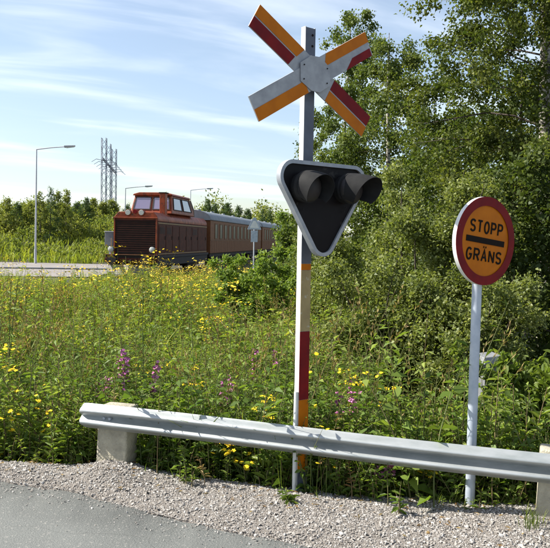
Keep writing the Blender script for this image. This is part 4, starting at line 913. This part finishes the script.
def mass(name, label, cat, pts, sizes, n, leaf, mat, seed):
    g = np.random.default_rng(seed); q = Q(); k = len(pts); sizes = np.asarray(sizes)
    w_ = sizes[:, 0] ** 2; w_ = w_ / w_.sum(); id_ = g.choice(k, n, p=w_)
    d = unit(g.normal(size=(n, 3))); d[:, 2] = np.abs(d[:, 2]); rr = g.uniform(0.55, 1.05, n) ** 0.6
    lump = 1 + 0.28 * np.sin(d[:, 0] * 7 + id_) * np.sin(d[:, 1] * 6 + id_ * 2) + np.clip(g.normal(0, 0.05, n), -0.1, 0.07)
    P = np.asarray(pts)[id_] + d * np.stack([sizes[id_, 0], sizes[id_, 0], sizes[id_, 1]], 1) * (rr * lump)[:, None]
    D = d + g.normal(0, 0.6, (n, 3)); Nn = g.normal(0, 0.7, (n, 3)); Nn[:, 2] += 0.7; sc = g.uniform(0.6, 1.3, n)
    rnd = np.clip(0.6 * g.random(k)[id_] + 0.4 * g.random(n), 0, 1)
    leaf_quads(q, P, D, Nn, leaf[0] * sc, leaf[1] * sc, 0, rnd)
    return tag(qmesh(name, q.done(), [mat]), label, cat, kind='stuff')
pts = []; sz = []
for i in range(330):
    Y = G.uniform(60, 92); px = G.uniform(-60, 200); p = on_ground(px, Y)
    if (p.x + 7.54) * 0.9914 - (p.y - 39.19) * 0.1305 > -6: continue
    r_ = G.uniform(0.5, 1.3) * (0.6 + 0.4 * sstep(58, 66, Y)); pts.append(tuple(p)); sz.append((r_, r_ * G.uniform(0.7, 1.5)))
mass('hillside_scrub', 'dense green scrub covering the hillside beyond the far road', 'scrub', pts, sz, 70000, (0.23, 0.145), 'leaf_hill', 5)
pts = []; sz = []
for i in range(150):
    Y = G.uniform(125, 230); x = G.uniform(-75, 95); r_ = G.uniform(1.6, 3.2)
    p = Vector((x, Y, float(ground_h(x, Y)))); pts.append(tuple(p + Vector((0, 0, 0.4)))); sz.append((r_, G.uniform(2.6, 6.2)))
mass('distant_wood', 'distant dark green wood along the skyline behind the train', 'wood', pts, sz, 62000, (0.5, 0.28), 'leaf_hill', 6)
dist = []
for i, (px, pyt) in enumerate([(206, 200), (214, 204), (222, 206), (226, 203), (237, 206), (246, 209), (262, 209), (268, 210)]):
    Y = 118 + 6 * (i % 3); b = on_ground(px, Y); H = at(px, pyt, Y).z - b.z
    tree('spruce_tree', 'tree', 'distant pointed conifer rising behind the coach roof, %s from the left' % ORD[i], b, H, 2200, (0.38, 0.10), 'leaf_conifer', group='conifers behind the coaches', seed=300 + i, trunk_r=0.12, limb0=0.06, limbs=30, prof=lambda h: 1.7 * (1 - 0.93 * h), subs=3, twigs=2, up=0.1, sigma=0.12, minr=0.03, var=0.3)
# backdrop wood on the right, behind the named trees
pts = []; sz = []
for i in range(60):
    Y = G.uniform(24, 40); x = G.uniform(5.5, 24) + (Y - 24) * 0.1; r_ = G.uniform(0.9, 1.8)
    pts.append((x, Y, float(ground_h(x, Y)) + 0.3)); sz.append((r_, G.uniform(2.0, 5.5)))
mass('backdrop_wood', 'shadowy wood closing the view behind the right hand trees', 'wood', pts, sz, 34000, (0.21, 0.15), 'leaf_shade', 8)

# ------------------------------------------------------------------ meadow plants
MM = ['stem_green', 'leaf_fireweed', 'leaf_herb', 'leaf_grass', 'petal_yellow', 'petal_pink', 'leaf_dry', 'petal_gold', 'leaf_meadow', 'petal_dull']
ST, FW, HE, GRS, YE, PI_, DRY, GO, MEA, DUL = range(10)
def stem_pts(g, h, bendv=0.12, k=5, ):
    a = g.uniform(0, 6.28); b = g.uniform(0.2, 1) * bendv * h; u = np.linspace(0, 1, k)
    return np.stack([np.cos(a) * b * u ** 2, np.sin(a) * b * u ** 2, h * u], 1)
def interp(p, u): t = np.linspace(0, 1, len(p)); return np.stack([np.interp(u, t, p[:, j]) for j in range(3)], 1)
def t_grass(g, n=14, h=0.5, w=0.006, m=GRS, sp=0.05):
    q = Q()
    for i in range(n):
        a = g.uniform(0, 6.28); hh = h * g.uniform(0.5, 1.15); b = hh * g.uniform(0.1, 0.55); u = np.array([0, 0.4, 0.75, 1.0])
        p = np.stack([np.cos(a) * b * u ** 2, np.sin(a) * b * u ** 2, hh * u * (1 - 0.18 * u)], 1) + np.array([*g.normal(0, sp, 2), 0])
        s = np.array([-math.sin(a), math.cos(a), 0]); ww = w * np.array([0.8, 1.0, 0.7, 0.08])
        v = np.concatenate([p + s * ww[:, None], p - s * ww[:, None]]); q.add(v, [(j, j + 1, j + 5, j + 4) for j in range(3)], m, g.random())
    return q.done()
HI = [True]
def spray(q, g, p, n, u0, u1, L, W, m, rise=0.35, taper=True, jit=0.35):
    u = np.sort(g.uniform(u0, u1, n)); P = interp(p, u); az = np.arange(n) * 2.4 + g.normal(0, 0.4, n)
    D = np.stack([np.cos(az), np.sin(az), rise + g.normal(0, jit, n)], 1)
    Nn = np.stack([-np.cos(az) * 0.35, -np.sin(az) * 0.35, np.ones(n)], 1) + g.normal(0, 0.4, (n, 3))
    sc = (1 - 0.55 * np.clip((u - u0) / (u1 - u0), 0, 1)) if taper else 1.0
    (leaf_hi if HI[0] else leaf_quads)(q, P, D, Nn, L * sc * g.uniform(0.7, 1.25, n), W * sc * g.uniform(0.8, 1.2, n), m, np.clip(g.random() * 0.5 + g.random(n) * 0.55, 0, 1), droop=0.2)
def t_fireweed(g, h=1.0, n=34, L=0.11, W=0.021, flower=False, m=FW, sides=3):
    q = Q(); p = stem_pts(g, h); tube_quads(q, p, [0.004, 0.0038, 0.003, 0.0025, 0.0015], ST, g.uniform(0.3, 1), sides)
    spray(q, g, p, n, 0.18, 0.98, L, W, m)
    if flower:
        k = 26; u = g.uniform(0.74, 1.02, k); P = interp(p, u) + g.normal(0, 0.009, (k, 3)); az = g.uniform(0, 6.28, k)
        D = np.stack([np.cos(az), np.sin(az), g.normal(0.1, 0.4, k)], 1)
        leaf_quads(q, P, D, g.normal(size=(k, 3)), 0.034, 0.028, PI_, g.random(k))
    return q.done()
def t_herb(g, h=0.6, stems=3, n=16, L=0.085, W=0.042, m=HE):
    q = Q()
    for s in range(stems):
        p = stem_pts(g, h * g.uniform(0.7, 1.1), 0.35) + np.array([*g.normal(0, 0.04, 2), 0]); tube_quads(q, p, [0.004, 0.0035, 0.003, 0.002, 0.001], ST, g.random())
        spray(q, g, p, n, 0.12, 1.0, L, W, m, 0.2)
    return q.done()
def disc_flower(q, g, c, r, m, petals=6):
    nrm = unit(np.array([[g.normal(0, 0.35), g.normal(-0.2, 0.35), 1.0]]))[0]
    a = unit(np.cross(nrm, [0.3, 0.9, 0.1])[None])[0]; b = np.cross(nrm, a); az = np.arange(petals) * 2 * np.pi / petals + g.uniform(0, 1)
    D = np.cos(az)[:, None] * a + np.sin(az)[:, None] * b
    leaf_quads(q, np.repeat(c[None], petals, 0), D, np.repeat(nrm[None], petals, 0), r, r * 0.85, m, g.random(petals) * 0.6 + g.random() * 0.4, fold=0.0, droop=0.05)
def t_tansy(g, h=0.8, stems=2, heads=12, r=0.010, m=YE, spread=0.035, nl=22, lm=HE, L=0.07, W=0.016):
    q = Q()
    for s in range(stems):
        p = stem_pts(g, h * g.uniform(0.8, 1.08), 0.2) + np.array([*g.normal(0, 0.03, 2), 0]); tube_quads(q, p, [0.0035, 0.003, 0.0028, 0.002, 0.0015], ST, g.random())
        spray(q, g, p, nl, 0.1, 0.92, L, W, lm, 0.3)
        for i in range(heads): disc_flower(q, g, p[-1] + np.array([g.normal(0, spread), g.normal(0, spread), g.normal(0, spread * 0.35)]), r * g.uniform(0.8, 1.2), m, 5)
    return q.done()
def t_daisy(g, h=0.45, stems=9, r=0.021, m=YE):     # thin branching stalks with single yellow heads
    q = Q()
    for s in range(stems):
        p = stem_pts(g, h * g.uniform(0.6, 1.1), 0.55); tube_quads(q, p, [0.0025, 0.0022, 0.002, 0.0016, 0.0012], ST, g.random())
        spray(q, g, p, 7, 0.05, 0.8, 0.055, 0.011, HE, 0.6)
        for i in range(g.integers(1, 3)): disc_flower(q, g, p[-1] + np.array([g.normal(0, 0.02), g.normal(0, 0.02), g.normal(0, 0.012)]), r * g.uniform(0.8, 1.2), m, 8)
    return q.done()
def t_seed(g, h=0.95, n=5, w=0.0022):            # tall fine grass with pale seed heads
    q = Q()
    for i in range(n):
        p = stem_pts(g, h * g.uniform(0.7, 1.1), 0.45, 4) + np.array([*g.normal(0, 0.05, 2), 0]); r_ = g.uniform(0.5, 1)
        tube_quads(q, p, [w, w * 0.8, w * 0.6, w * 0.4], GRS, r_)
        k = 10; u = g.uniform(0.8, 1.0, k); P = interp(p, u); D = unit(p[-1] - p[-2])[None] + g.normal(0, 0.35, (k, 3))
        leaf_quads(q, P, D, g.normal(size=(k, 3)), 0.036, w * 3.2, DRY, g.uniform(0.5, 1, k))
        az = g.uniform(0, 6.28, 3); leaf_quads(q, interp(p, g.uniform(0.05, 0.45, 3)), np.stack([np.cos(az), np.sin(az), np.full(3, 1.2)], 1), g.normal(size=(3, 3)), 0.28, 0.008, GRS, g.random(3), droop=0.3)
    return q.done()
def t_dry(g, h=0.6):
    q = Q(); p = stem_pts(g, h, 0.3); tube_quads(q, p, [0.003, 0.003, 0.002, 0.002, 0.001], ST, 1.0); spray(q, g, p, 22, 0.3, 1.0, 0.05, 0.012, DRY, 0.5); return q.done()
def scatter(tpls, P, g, smin=0.75, smax=1.25, lean=0.14, mul=None):
    out_v, out_f, out_m, out_r = [], [], [], []; off = 0
    which = g.integers(0, len(tpls), len(P))
    for i, (v, f, m, r) in enumerate(tpls):
        pos = P[which == i]; n = len(pos)
        if n == 0: continue
        yaw = g.uniform(0, 6.28, n); sc = g.uniform(smin, smax, n)
        if mul is not None: sc = sc * mul[which == i]
        c, s = np.cos(yaw) * sc, np.sin(yaw) * sc
        x = v[None, :, 0] * c[:, None] - v[None, :, 1] * s[:, None]; y = v[None, :, 0] * s[:, None] + v[None, :, 1] * c[:, None]; z = v[None, :, 2] * sc[:, None]
        lx, ly = g.normal(0, lean, n), g.normal(0, lean, n)
        x = x + z * lx[:, None]; y = y + z * ly[:, None]
        V = np.stack([x + pos[:, 0:1], y + pos[:, 1:2], z + pos[:, 2:3]], -1).reshape(-1, 3)
        out_v.append(V); k = len(v); F = (f[None] + (np.arange(n) * k)[:, None, None]).reshape(-1, 4) + off; off += n * k
        out_f.append(F); out_m.append(np.tile(m, n)); out_r.append(np.clip(np.tile(r, n) + np.repeat(g.normal(0, 0.14, n) + 0.34 * (patch(pos, 0.9, 7.0) - 0.5), k), 0, 1))
    return np.concatenate(out_v), np.concatenate(out_f), np.concatenate(out_m), np.concatenate(out_r)
def join(*ds):
    off = 0; V, F, M_, R_ = [], [], [], []
    for v, f, m, r in ds: V.append(v); F.append(f + off); M_.append(m); R_.append(r); off += len(v)
    return np.concatenate(V), np.concatenate(F), np.concatenate(M_), np.concatenate(R_)
def zone(g, n, Y0, Y1, pa, pb, power=1.0):       # random ground points between depths Y0..Y1 and directions pa..pb
    Y = np.sqrt(g.uniform(Y0 ** 2, Y1 ** 2, n)); px = g.uniform(pa, pb, n); x = (px - 275) / FPX * Y
    return np.stack([x, Y, ground_h(x, Y)], 1)
def strip(g, n, d0, d1, x0, x1):                 # points just behind the gravel edge
    x = g.uniform(x0, x1, n); y = yfar(x) + g.uniform(d0, d1, n); return np.stack([x, y, ground_h(x, y)], 1)
def clear(P):                                    # keep plants out of the railway, the far road and the signal feet
    rel = P[:, :2] - np.array([front.x, front.y]); al = rel @ np.array(d_back.xy); sd = rel @ np.array(d_side.xy)
    ok = ~((np.abs(sd) < 1.9) & (al > -3.0)) & ~((P[:, 0] < -9.0) & (P[:, 1] > 34.5 - 0.0) & (P[:, 1] < 57))
    for c_, r_ in ((cb, 0.10), (sb, 0.07)): ok &= (P[:, 0] - c_.x) ** 2 + (P[:, 1] - c_.y) ** 2 > r_ ** 2
    # guardrail posts
    ok &= (P[:, 0] - LP.x) ** 2 + (P[:, 1] - LP.y) ** 2 > 0.2 ** 2
    return P[ok]
def patch(P, s=1.0, seed=0.0):                   # slow variation of height across the meadow
    x, y = P[:, 0] * s, P[:, 1] * s
    return 0.5 + 0.25 * np.sin(x * 1.9 + 1.3 * np.sin(y * 0.9 + seed) + seed) + 0.25 * np.sin(y * 1.5 + 1.1 * np.sin(x * 1.3 + seed * 2) + 2)
def hmul(P): return np.interp(P[:, 1], [5, 16, 24, 30, 36, 42], [1, 1, 0.85, 0.64, 0.44, 0.3]) * (1 + 0.4 * sstep(28, 34, P[:, 1]) * sstep(-9.6, -8.6, P[:, 0])) * (0.72 + 0.45 * patch(P))
def thin(P, g, s=1.0, seed=0.0, lo=0.15): return P[g.random(len(P)) < lo + (1 - lo) * patch(P, s, seed) ** 1.5]
g = np.random.default_rng(1234)
T_gr = [t_grass(g, 16, 0.42, 0.0035) for i in range(5)]
T_grs = [t_grass(g, 14, 0.16, 0.003) for i in range(4)]
HI[0] = False
T_fw = [t_fireweed(g, g.uniform(0.85, 1.15), 36, 0.12, 0.027) for i in range(6)]
T_br = [t_herb(g, g.uniform(0.6, 0.85), 4, 18, 0.098, 0.036, FW) for i in range(5)]
T_he = [t_herb(g, g.uniform(0.4, 0.62), 3, 14, 0.10, 0.044) for i in range(6)]
T_dry = [t_dry(g) for i in range(3)]
HI[0] = True
T_fws = [t_fireweed(g, g.uniform(0.4, 0.6), 24, 0.095, 0.024) for i in range(5)]
T_hes = [t_herb(g, 0.28, 3, 12, 0.060, 0.026) for i in range(5)]
T_seed = [t_seed(g) for i in range(4)]
# near verge: plants stand in clumps with dark gaps between
def clumps(n, kmin, kmax, rad, C):
    cnt = g.integers(kmin, kmax + 1, n); P = np.repeat(C, cnt, 0); mul = np.repeat(np.clip(np.exp(g.normal(0, 0.22, n)), 0.6, 1.45), cnt)
    P = P + np.concatenate([g.normal(0, rad, (len(P), 2)), np.zeros((len(P), 1))], 1)
    ok = P[:, 1] > yfar(P[:, 0]) - 0.04; P, mul = P[ok], mul[ok]; P[:, 2] = ground_h(P[:, 0], P[:, 1]); return P, mul
def verge(n, k0, k1, rad, d0, d1, x0, x1, T, a=0.75, b_=1.25, ln=0.18):
    P, mul = clumps(n, k0, k1, rad, strip(g, n, d0, d1, x0, x1)); key = np.arange(len(P)); Pk = clear(np.concatenate([P, key[:, None]], 1)); mul = mul[Pk[:, 3].astype(int)]
    return scatter(T, Pk[:, :3], g, a, b_, ln, mul)
near = [verge(150, 3, 7, 0.07, 0.0, 0.5, -3.3, 3.0, T_hes), verge(120, 3, 8, 0.07, -0.05, 0.6, -3.3, 3.0, T_grs), verge(90, 3, 7, 0.08, 0.08, 0.9, -3.3, 2.7, T_fws),
        verge(95, 3, 7, 0.10, 0.2, 1.0, -3.6, 2.6, T_he, ln=0.25), verge(120, 3, 8, 0.12, 0.7, 3.6, -4.8, 1.1, T_fw, 0.75, 1.1, 0.2), verge(85, 3, 7, 0.14, 0.6, 3.6, -4.8, 1.15, T_br, 0.75, 1.2, 0.25),
        verge(70, 3, 7, 0.12, 1.0, 3.6, -4.8, 1.2, T_he, 0.9, 1.4, 0.25), verge(60, 1, 4, 0.1, 0.2, 3.2, -4.4, 2.0, T_gr), verge(70, 1, 4, 0.08, 0.05, 1.2, -3.2, 1.3, T_dry, 0.5, 1.1), verge(60, 1, 4, 0.12, 0.3, 3.4, -4.6, 1.2, T_seed, 0.7, 1.1, 0.25), verge(70, 2, 5, 0.10, 0.2, 1.6, -3.4, 2.6, T_gr, 0.8, 1.4, 0.3)]
tag(qmesh('verge_plants', join(*near), MM), 'dense leafy weeds growing behind the guardrail', 'weeds', kind='stuff')
HI[0] = False
# middle meadow
T_mfw = [t_fireweed(g, g.uniform(0.85, 1.1), 26, 0.13, 0.036, m=FW) for i in range(6)]
T_mgr = [t_grass(g, 12, 0.8, 0.006, MEA, 0.08) for i in range(6)]
T_mta = [t_tansy(g, 0.95, 2, 10, 0.014, YE, 0.045, 12, MEA, 0.11, 0.03) for i in range(4)]
T_mse = [t_seed(g, 0.95, 5, 0.004) for i in range(4)]
T_mhe = [t_herb(g, 0.75, 3, 11, 0.13, 0.06, MEA) for i in range(4)]
T_mbr = [t_herb(g, 0.7, 4, 12, 0.12, 0.06, HE) for i in range(4)]
def left_of(P, f): return P[P[:, 0] < f(P[:, 1])]
lim = lambda y: 0.35 + 0.085 * y                 # meadow reaches as far as the willows
def field(n, Y0, Y1, pa, pb, T, a, b_, ln=0.16, seed=0.0, s=0.8, cut=True, lo=0.12):
    P = zone(g, n, Y0, Y1, pa, pb); P = left_of(P, lim) if cut else P
    cnt = g.integers(2, 7, len(P)); sel = g.random(len(P)) < 0.25; C = P[sel]; cn = cnt[sel]
    P = np.repeat(C, cn, 0); r_ = 0.012 * P[:, 1]; off = g.normal(0, 1, (len(P), 2)) * r_[:, None]; P[:, :2] += off; P[:, 2] = ground_h(P[:, 0], P[:, 1])
    cm = np.repeat(np.clip(np.exp(g.normal(0, 0.2, len(C))), 0.65, 1.4), cn)
    key = np.arange(len(P)); Pk = thin(clear(np.concatenate([P, key[:, None]], 1)), g, s, seed, lo); P = Pk[:, :3]
    return scatter(T, P, g, a, b_, ln, hmul(P) * cm[Pk[:, 3].astype(int)])
mid = [field(2200, 8.0, 17, -70, 430, T_mfw, 0.8, 1.15, 0.2, 1.0), field(1200, 7.5, 18, -70, 430, T_mgr, 0.75, 1.15, 0.2, 2.0), field(1450, 7.5, 18, -70, 430, T_mhe, 0.75, 1.25, 0.25, 3.0),
       field(1500, 7.5, 18, -70, 430, T_mbr, 0.8, 1.25, 0.25, 4.0), field(260, 8, 18, -70, 330, T_mta, 1.0, 1.25, 0.15, 5.0, lo=0.05), field(450, 7.5, 18, -70, 430, T_mse, 0.85, 1.2, 0.22, 6.0, lo=0.3)]
tag(qmesh('meadow_plants', join(*mid), MM), 'tall green fireweed and grass in the meadow', 'meadow', kind='stuff')
T_fgr = [t_grass(g, 9, 0.85, 0.012, MEA, 0.14) for i in range(6)]
T_fhe = [t_herb(g, 0.8, 3, 9, 0.16, 0.07, MEA) for i in range(4)]
T_ffw = [t_fireweed(g, 0.95, 18, 0.17, 0.05, m=FW) for i in range(4)]
T_fta = [t_tansy(g, 1.0, 2, 8, 0.022, GO, 0.08, 8, MEA, 0.15, 0.05) for i in range(4)]
far = [field(3200, 16, 42, -60, 400, T_fgr, 0.75, 1.1, 0.2, 1.0, 0.5, False), field(3200, 16, 42, -60, 400, T_fhe, 0.7, 1.15, 0.2, 2.0, 0.5, False), field(2200, 16, 42, -60, 400, T_ffw, 0.75, 1.15, 0.2, 3.0, 0.5, False),
       field(520, 14, 37, -40, 260, T_fta, 0.95, 1.2, 0.12, 4.0, 0.45, False, 0.05), field(500, 42, 75, 215, 310, T_fhe, 1.0, 1.6, 0.2, 2.0, 0.5, False), field(330, 24, 37, 120, 250, T_fta, 1.0, 1.3, 0.12, 4.0, 0.3, False, 0.2)]
tag(qmesh('far_meadow', join(*far), MM), 'yellow green meadow with golden flower heads before the train', 'meadow', kind='stuff')
HI[0] = True
T_hgr = [t_grass(g, 6, 0.8, 0.034, MEA, 0.35) for i in range(5)]
hg = zone(g, 3200, 57.5, 92, -60, 260); hg = hg[(hg[:, 0] + 7.54) * 0.9914 - (hg[:, 1] - 39.19) * 0.1305 < -5]
tag(qmesh('hillside_grass', scatter(T_hgr, hg, g, 0.7, 1.3), MM), 'dry yellow green grass on the bank beyond the far road', 'grass', kind='stuff')
# ---- single plants that stand out in the photograph
def plant(name, label, cat, base, parts, rz=0.0, group=None, chunk=26):
    t = empty(name, base, rz, label, cat, group)
    for nm, data in parts:
        v, f, m, r = data
        if nm == 'flower_heads':
            for i in range(0, len(f), chunk):      # every head (or spike) a part of its own
                ids, inv = np.unique(f[i:i + chunk], return_inverse=True)
                qmesh('flower_spike' if chunk > 20 else 'flower_head', (v[ids], inv.reshape(-1, 4), m[i:i + chunk], r[ids]), MM, t)
        elif len(f): qmesh(nm, data, MM, t)
    return t
def split(data, flower_mats=(YE, PI_, GO, DUL)):
    v, f, m, r = data; fl = np.isin(m, flower_mats); st = m == ST
    def sub(mask):
        ff = f[mask]; ids, inv = np.unique(ff, return_inverse=True); return v[ids], inv.reshape(-1, 4), m[mask], r[ids]
    return [('stems', sub(st)), ('leaves', sub(~fl & ~st)), ('flower_heads', sub(fl))]
def gfoot(px, py_top, Y):
    p = at(px, py_top, Y); z = float(ground_h(p.x, p.y)); return Vector((p.x, p.y, z)), p.z - z
g = np.random.default_rng(77)
def fireweeds(lbls, pxs):
    for lb, (px, py, Y, kk) in zip(lbls, pxs):
        b, h = gfoot(px, py, Y)
        ds = []
        for i in range(kk):
            d = t_fireweed(g, h * g.uniform(0.82, 1.03), 34, 0.10, 0.02, True); d[0][:, :2] += g.normal(0, 0.05, 2) if kk > 1 else 0; ds.append(d)
        plant('fireweed_plant', lb, 'wildflower', b, split(join(*ds)), group='pink fireweeds along the verge')
fireweeds(['pink fireweed above the concrete post at the guardrail end', 'fireweed with purple buds right of the concrete post, above the beam', 'dull pink fireweed above the middle of the left beam', 'pink fireweed clump seen below the beam right of the signal post', 'fading pink fireweed above the beam right of the signal post', 'second pink fireweed below the beam, left of the stop sign pole', 'tall pink fireweed in the meadow left of the signal post', 'pink fireweed spikes behind the left end of the beam'],
          [(131, 350, 6.0, 3), (150, 362, 6.0, 2), (233, 372, 6.0, 3), (388, 459, 4.98, 5), (345, 384, 5.7, 3), (405, 462, 4.98, 4), (268, 352, 7.4, 3), (100, 362, 6.6, 3)])
def yellows(items):
    for lb, px, py, Y, kind_ in items:
        b, h = gfoot(px, py, Y)
        if kind_ == 'd': d = t_daisy(g, h, 9)
        elif kind_ == 's': d = t_daisy(g, h, 4, 0.018)
        else: d = t_tansy(g, h, 4, 11, 0.018, YE, 0.034)
        plant('yellow_flower_plant', lb, 'wildflower', b, split(d), group='yellow wildflowers along the verge', chunk=8 if kind_ in 'ds' else 5)
yellows([('bushy yellow flowered plant at the far left by the gravel', 22, 402, 5.66, 'd'), ('yellow flowers on tall stalks above the left edge plants', 9, 352, 6.4, 't'), ('single yellow flower head low left of the concrete post', 64, 453, 5.62, 's'),
         ('yellow flower clump below the beam, left of the signal post', 226, 440, 5.16, 't'), ('yellow flowers just above the beam, left of the signal post', 266, 404, 5.5, 't'), ('yellow flower clump above the beam, right of the signal post', 371, 380, 5.7, 't'),
         ('yellow flowers below the beam near the stop sign pole', 425, 462, 4.96, 't'), ('slender yellow flowered stalk crossing the red band of the signal post', 307, 366, 4.93, 's'), ('low yellow flowers at the foot of the signal post', 284, 462, 5.08, 's'),
         ('yellow flowers at the left edge touching the gravel', 8, 446, 5.64, 's'), ('short yellow flowers between the fireweed clump and the signal post', 330, 462, 5.03, 's'), ('yellow flower head rising beside the far left leaves', 38, 378, 6.0, 's'), ('small yellow flower right of the stop sign pole', 511, 490, 4.85, 's'),
         ('yellow flower clump left of the concrete post, among dark leaves', 44, 412, 5.7, 'd'), ('golden flowers above the beam midway between concrete post and signal', 190, 372, 6.9, 't'), ('yellow flower clump low under the beam, right of the concrete post', 245, 452, 5.12, 'd'), ('tall yellow flowers left of the willow thicket', 352, 372, 7.0, 't'), ('yellow daisies under the beam near the right hand gravel weed', 405, 480, 4.95, 's')])
# small weeds on the gravel and stalks before the beam
def weed(label, px, py, data, name='gravel_weed'):
    b = gp(px, py, 0.03); b.z = float(gravel_h(b.x, b.y)) - 0.004; plant(name, label, 'weed', b, split(data), group='weeds growing through the gravel')
weed('flat green rosette on the gravel below the signal post', 287, 505, t_herb(g, 0.10, 5, 7, 0.075, 0.02))
weed('upright weed on the gravel right of the signal post', 397, 516, t_herb(g, 0.20, 3, 8, 0.08, 0.026))
weed('tuft of grass on the gravel at the right edge', 533, 532, t_grass(g, 40, 0.15, 0.0022, GRS, 0.045), 'grass_tuft')
weed('small dark weed on the gravel between the two signs', 432, 505, t_herb(g, 0.07, 3, 6, 0.05, 0.014))
weed('sprawling weed at the gravel edge right of the concrete post', 186, 484, t_herb(g, 0.16, 6, 8, 0.06, 0.02))
weed('reddish dry weed at the gravel edge under the left beam', 205, 488, t_dry(g, 0.22))
weed('dry stalks at the gravel edge under the beam by the fireweed', 352, 500, t_dry(g, 0.25))
weed('tall pale stalk standing before the beam near the concrete post', 157, 477, t_fireweed(g, 0.62, 22, 0.05, 0.012, False, GRS), 'pale_stalk')
weed('thin grass stalk leaning before the beam left of the signal post', 283, 493, t_grass(g, 5, 0.62, 0.0022, GRS, 0.02), 'grass_stalk')
weed('thin grass stalks before the beam right of the signal post', 318, 497, t_grass(g, 4, 0.55, 0.002, GRS, 0.03), 'grass_stalk')
weed('tiny weed at the far right beside the gravel tuft', 470, 512, t_herb(g, 0.06, 3, 6, 0.04, 0.012))

g = np.random.default_rng(55); q = Q(); nl = 420
lx = g.uniform(-2.6, 2.3, nl); lv = np.clip(g.beta(3.0, 1.2, nl), 0, 1.0); ly = yedge(lx) + (yfar(lx) - yedge(lx)) * lv
az = g.uniform(0, 6.28, nl); leaf_quads(q, np.stack([lx, ly, gravel_h(lx, ly) + 0.012], 1), np.stack([np.cos(az), np.sin(az), g.normal(0.05, 0.15, nl)], 1), np.stack([g.normal(0, 0.3, nl), g.normal(0, 0.3, nl), np.ones(nl)], 1), g.uniform(0.015, 0.06, nl), g.uniform(0.002, 0.014, nl), 0, g.random(nl))
tag(qmesh('plant_litter', q.done(), ['leaf_dry']), 'dry leaves and straw lying on the gravel', 'litter', kind='stuff')
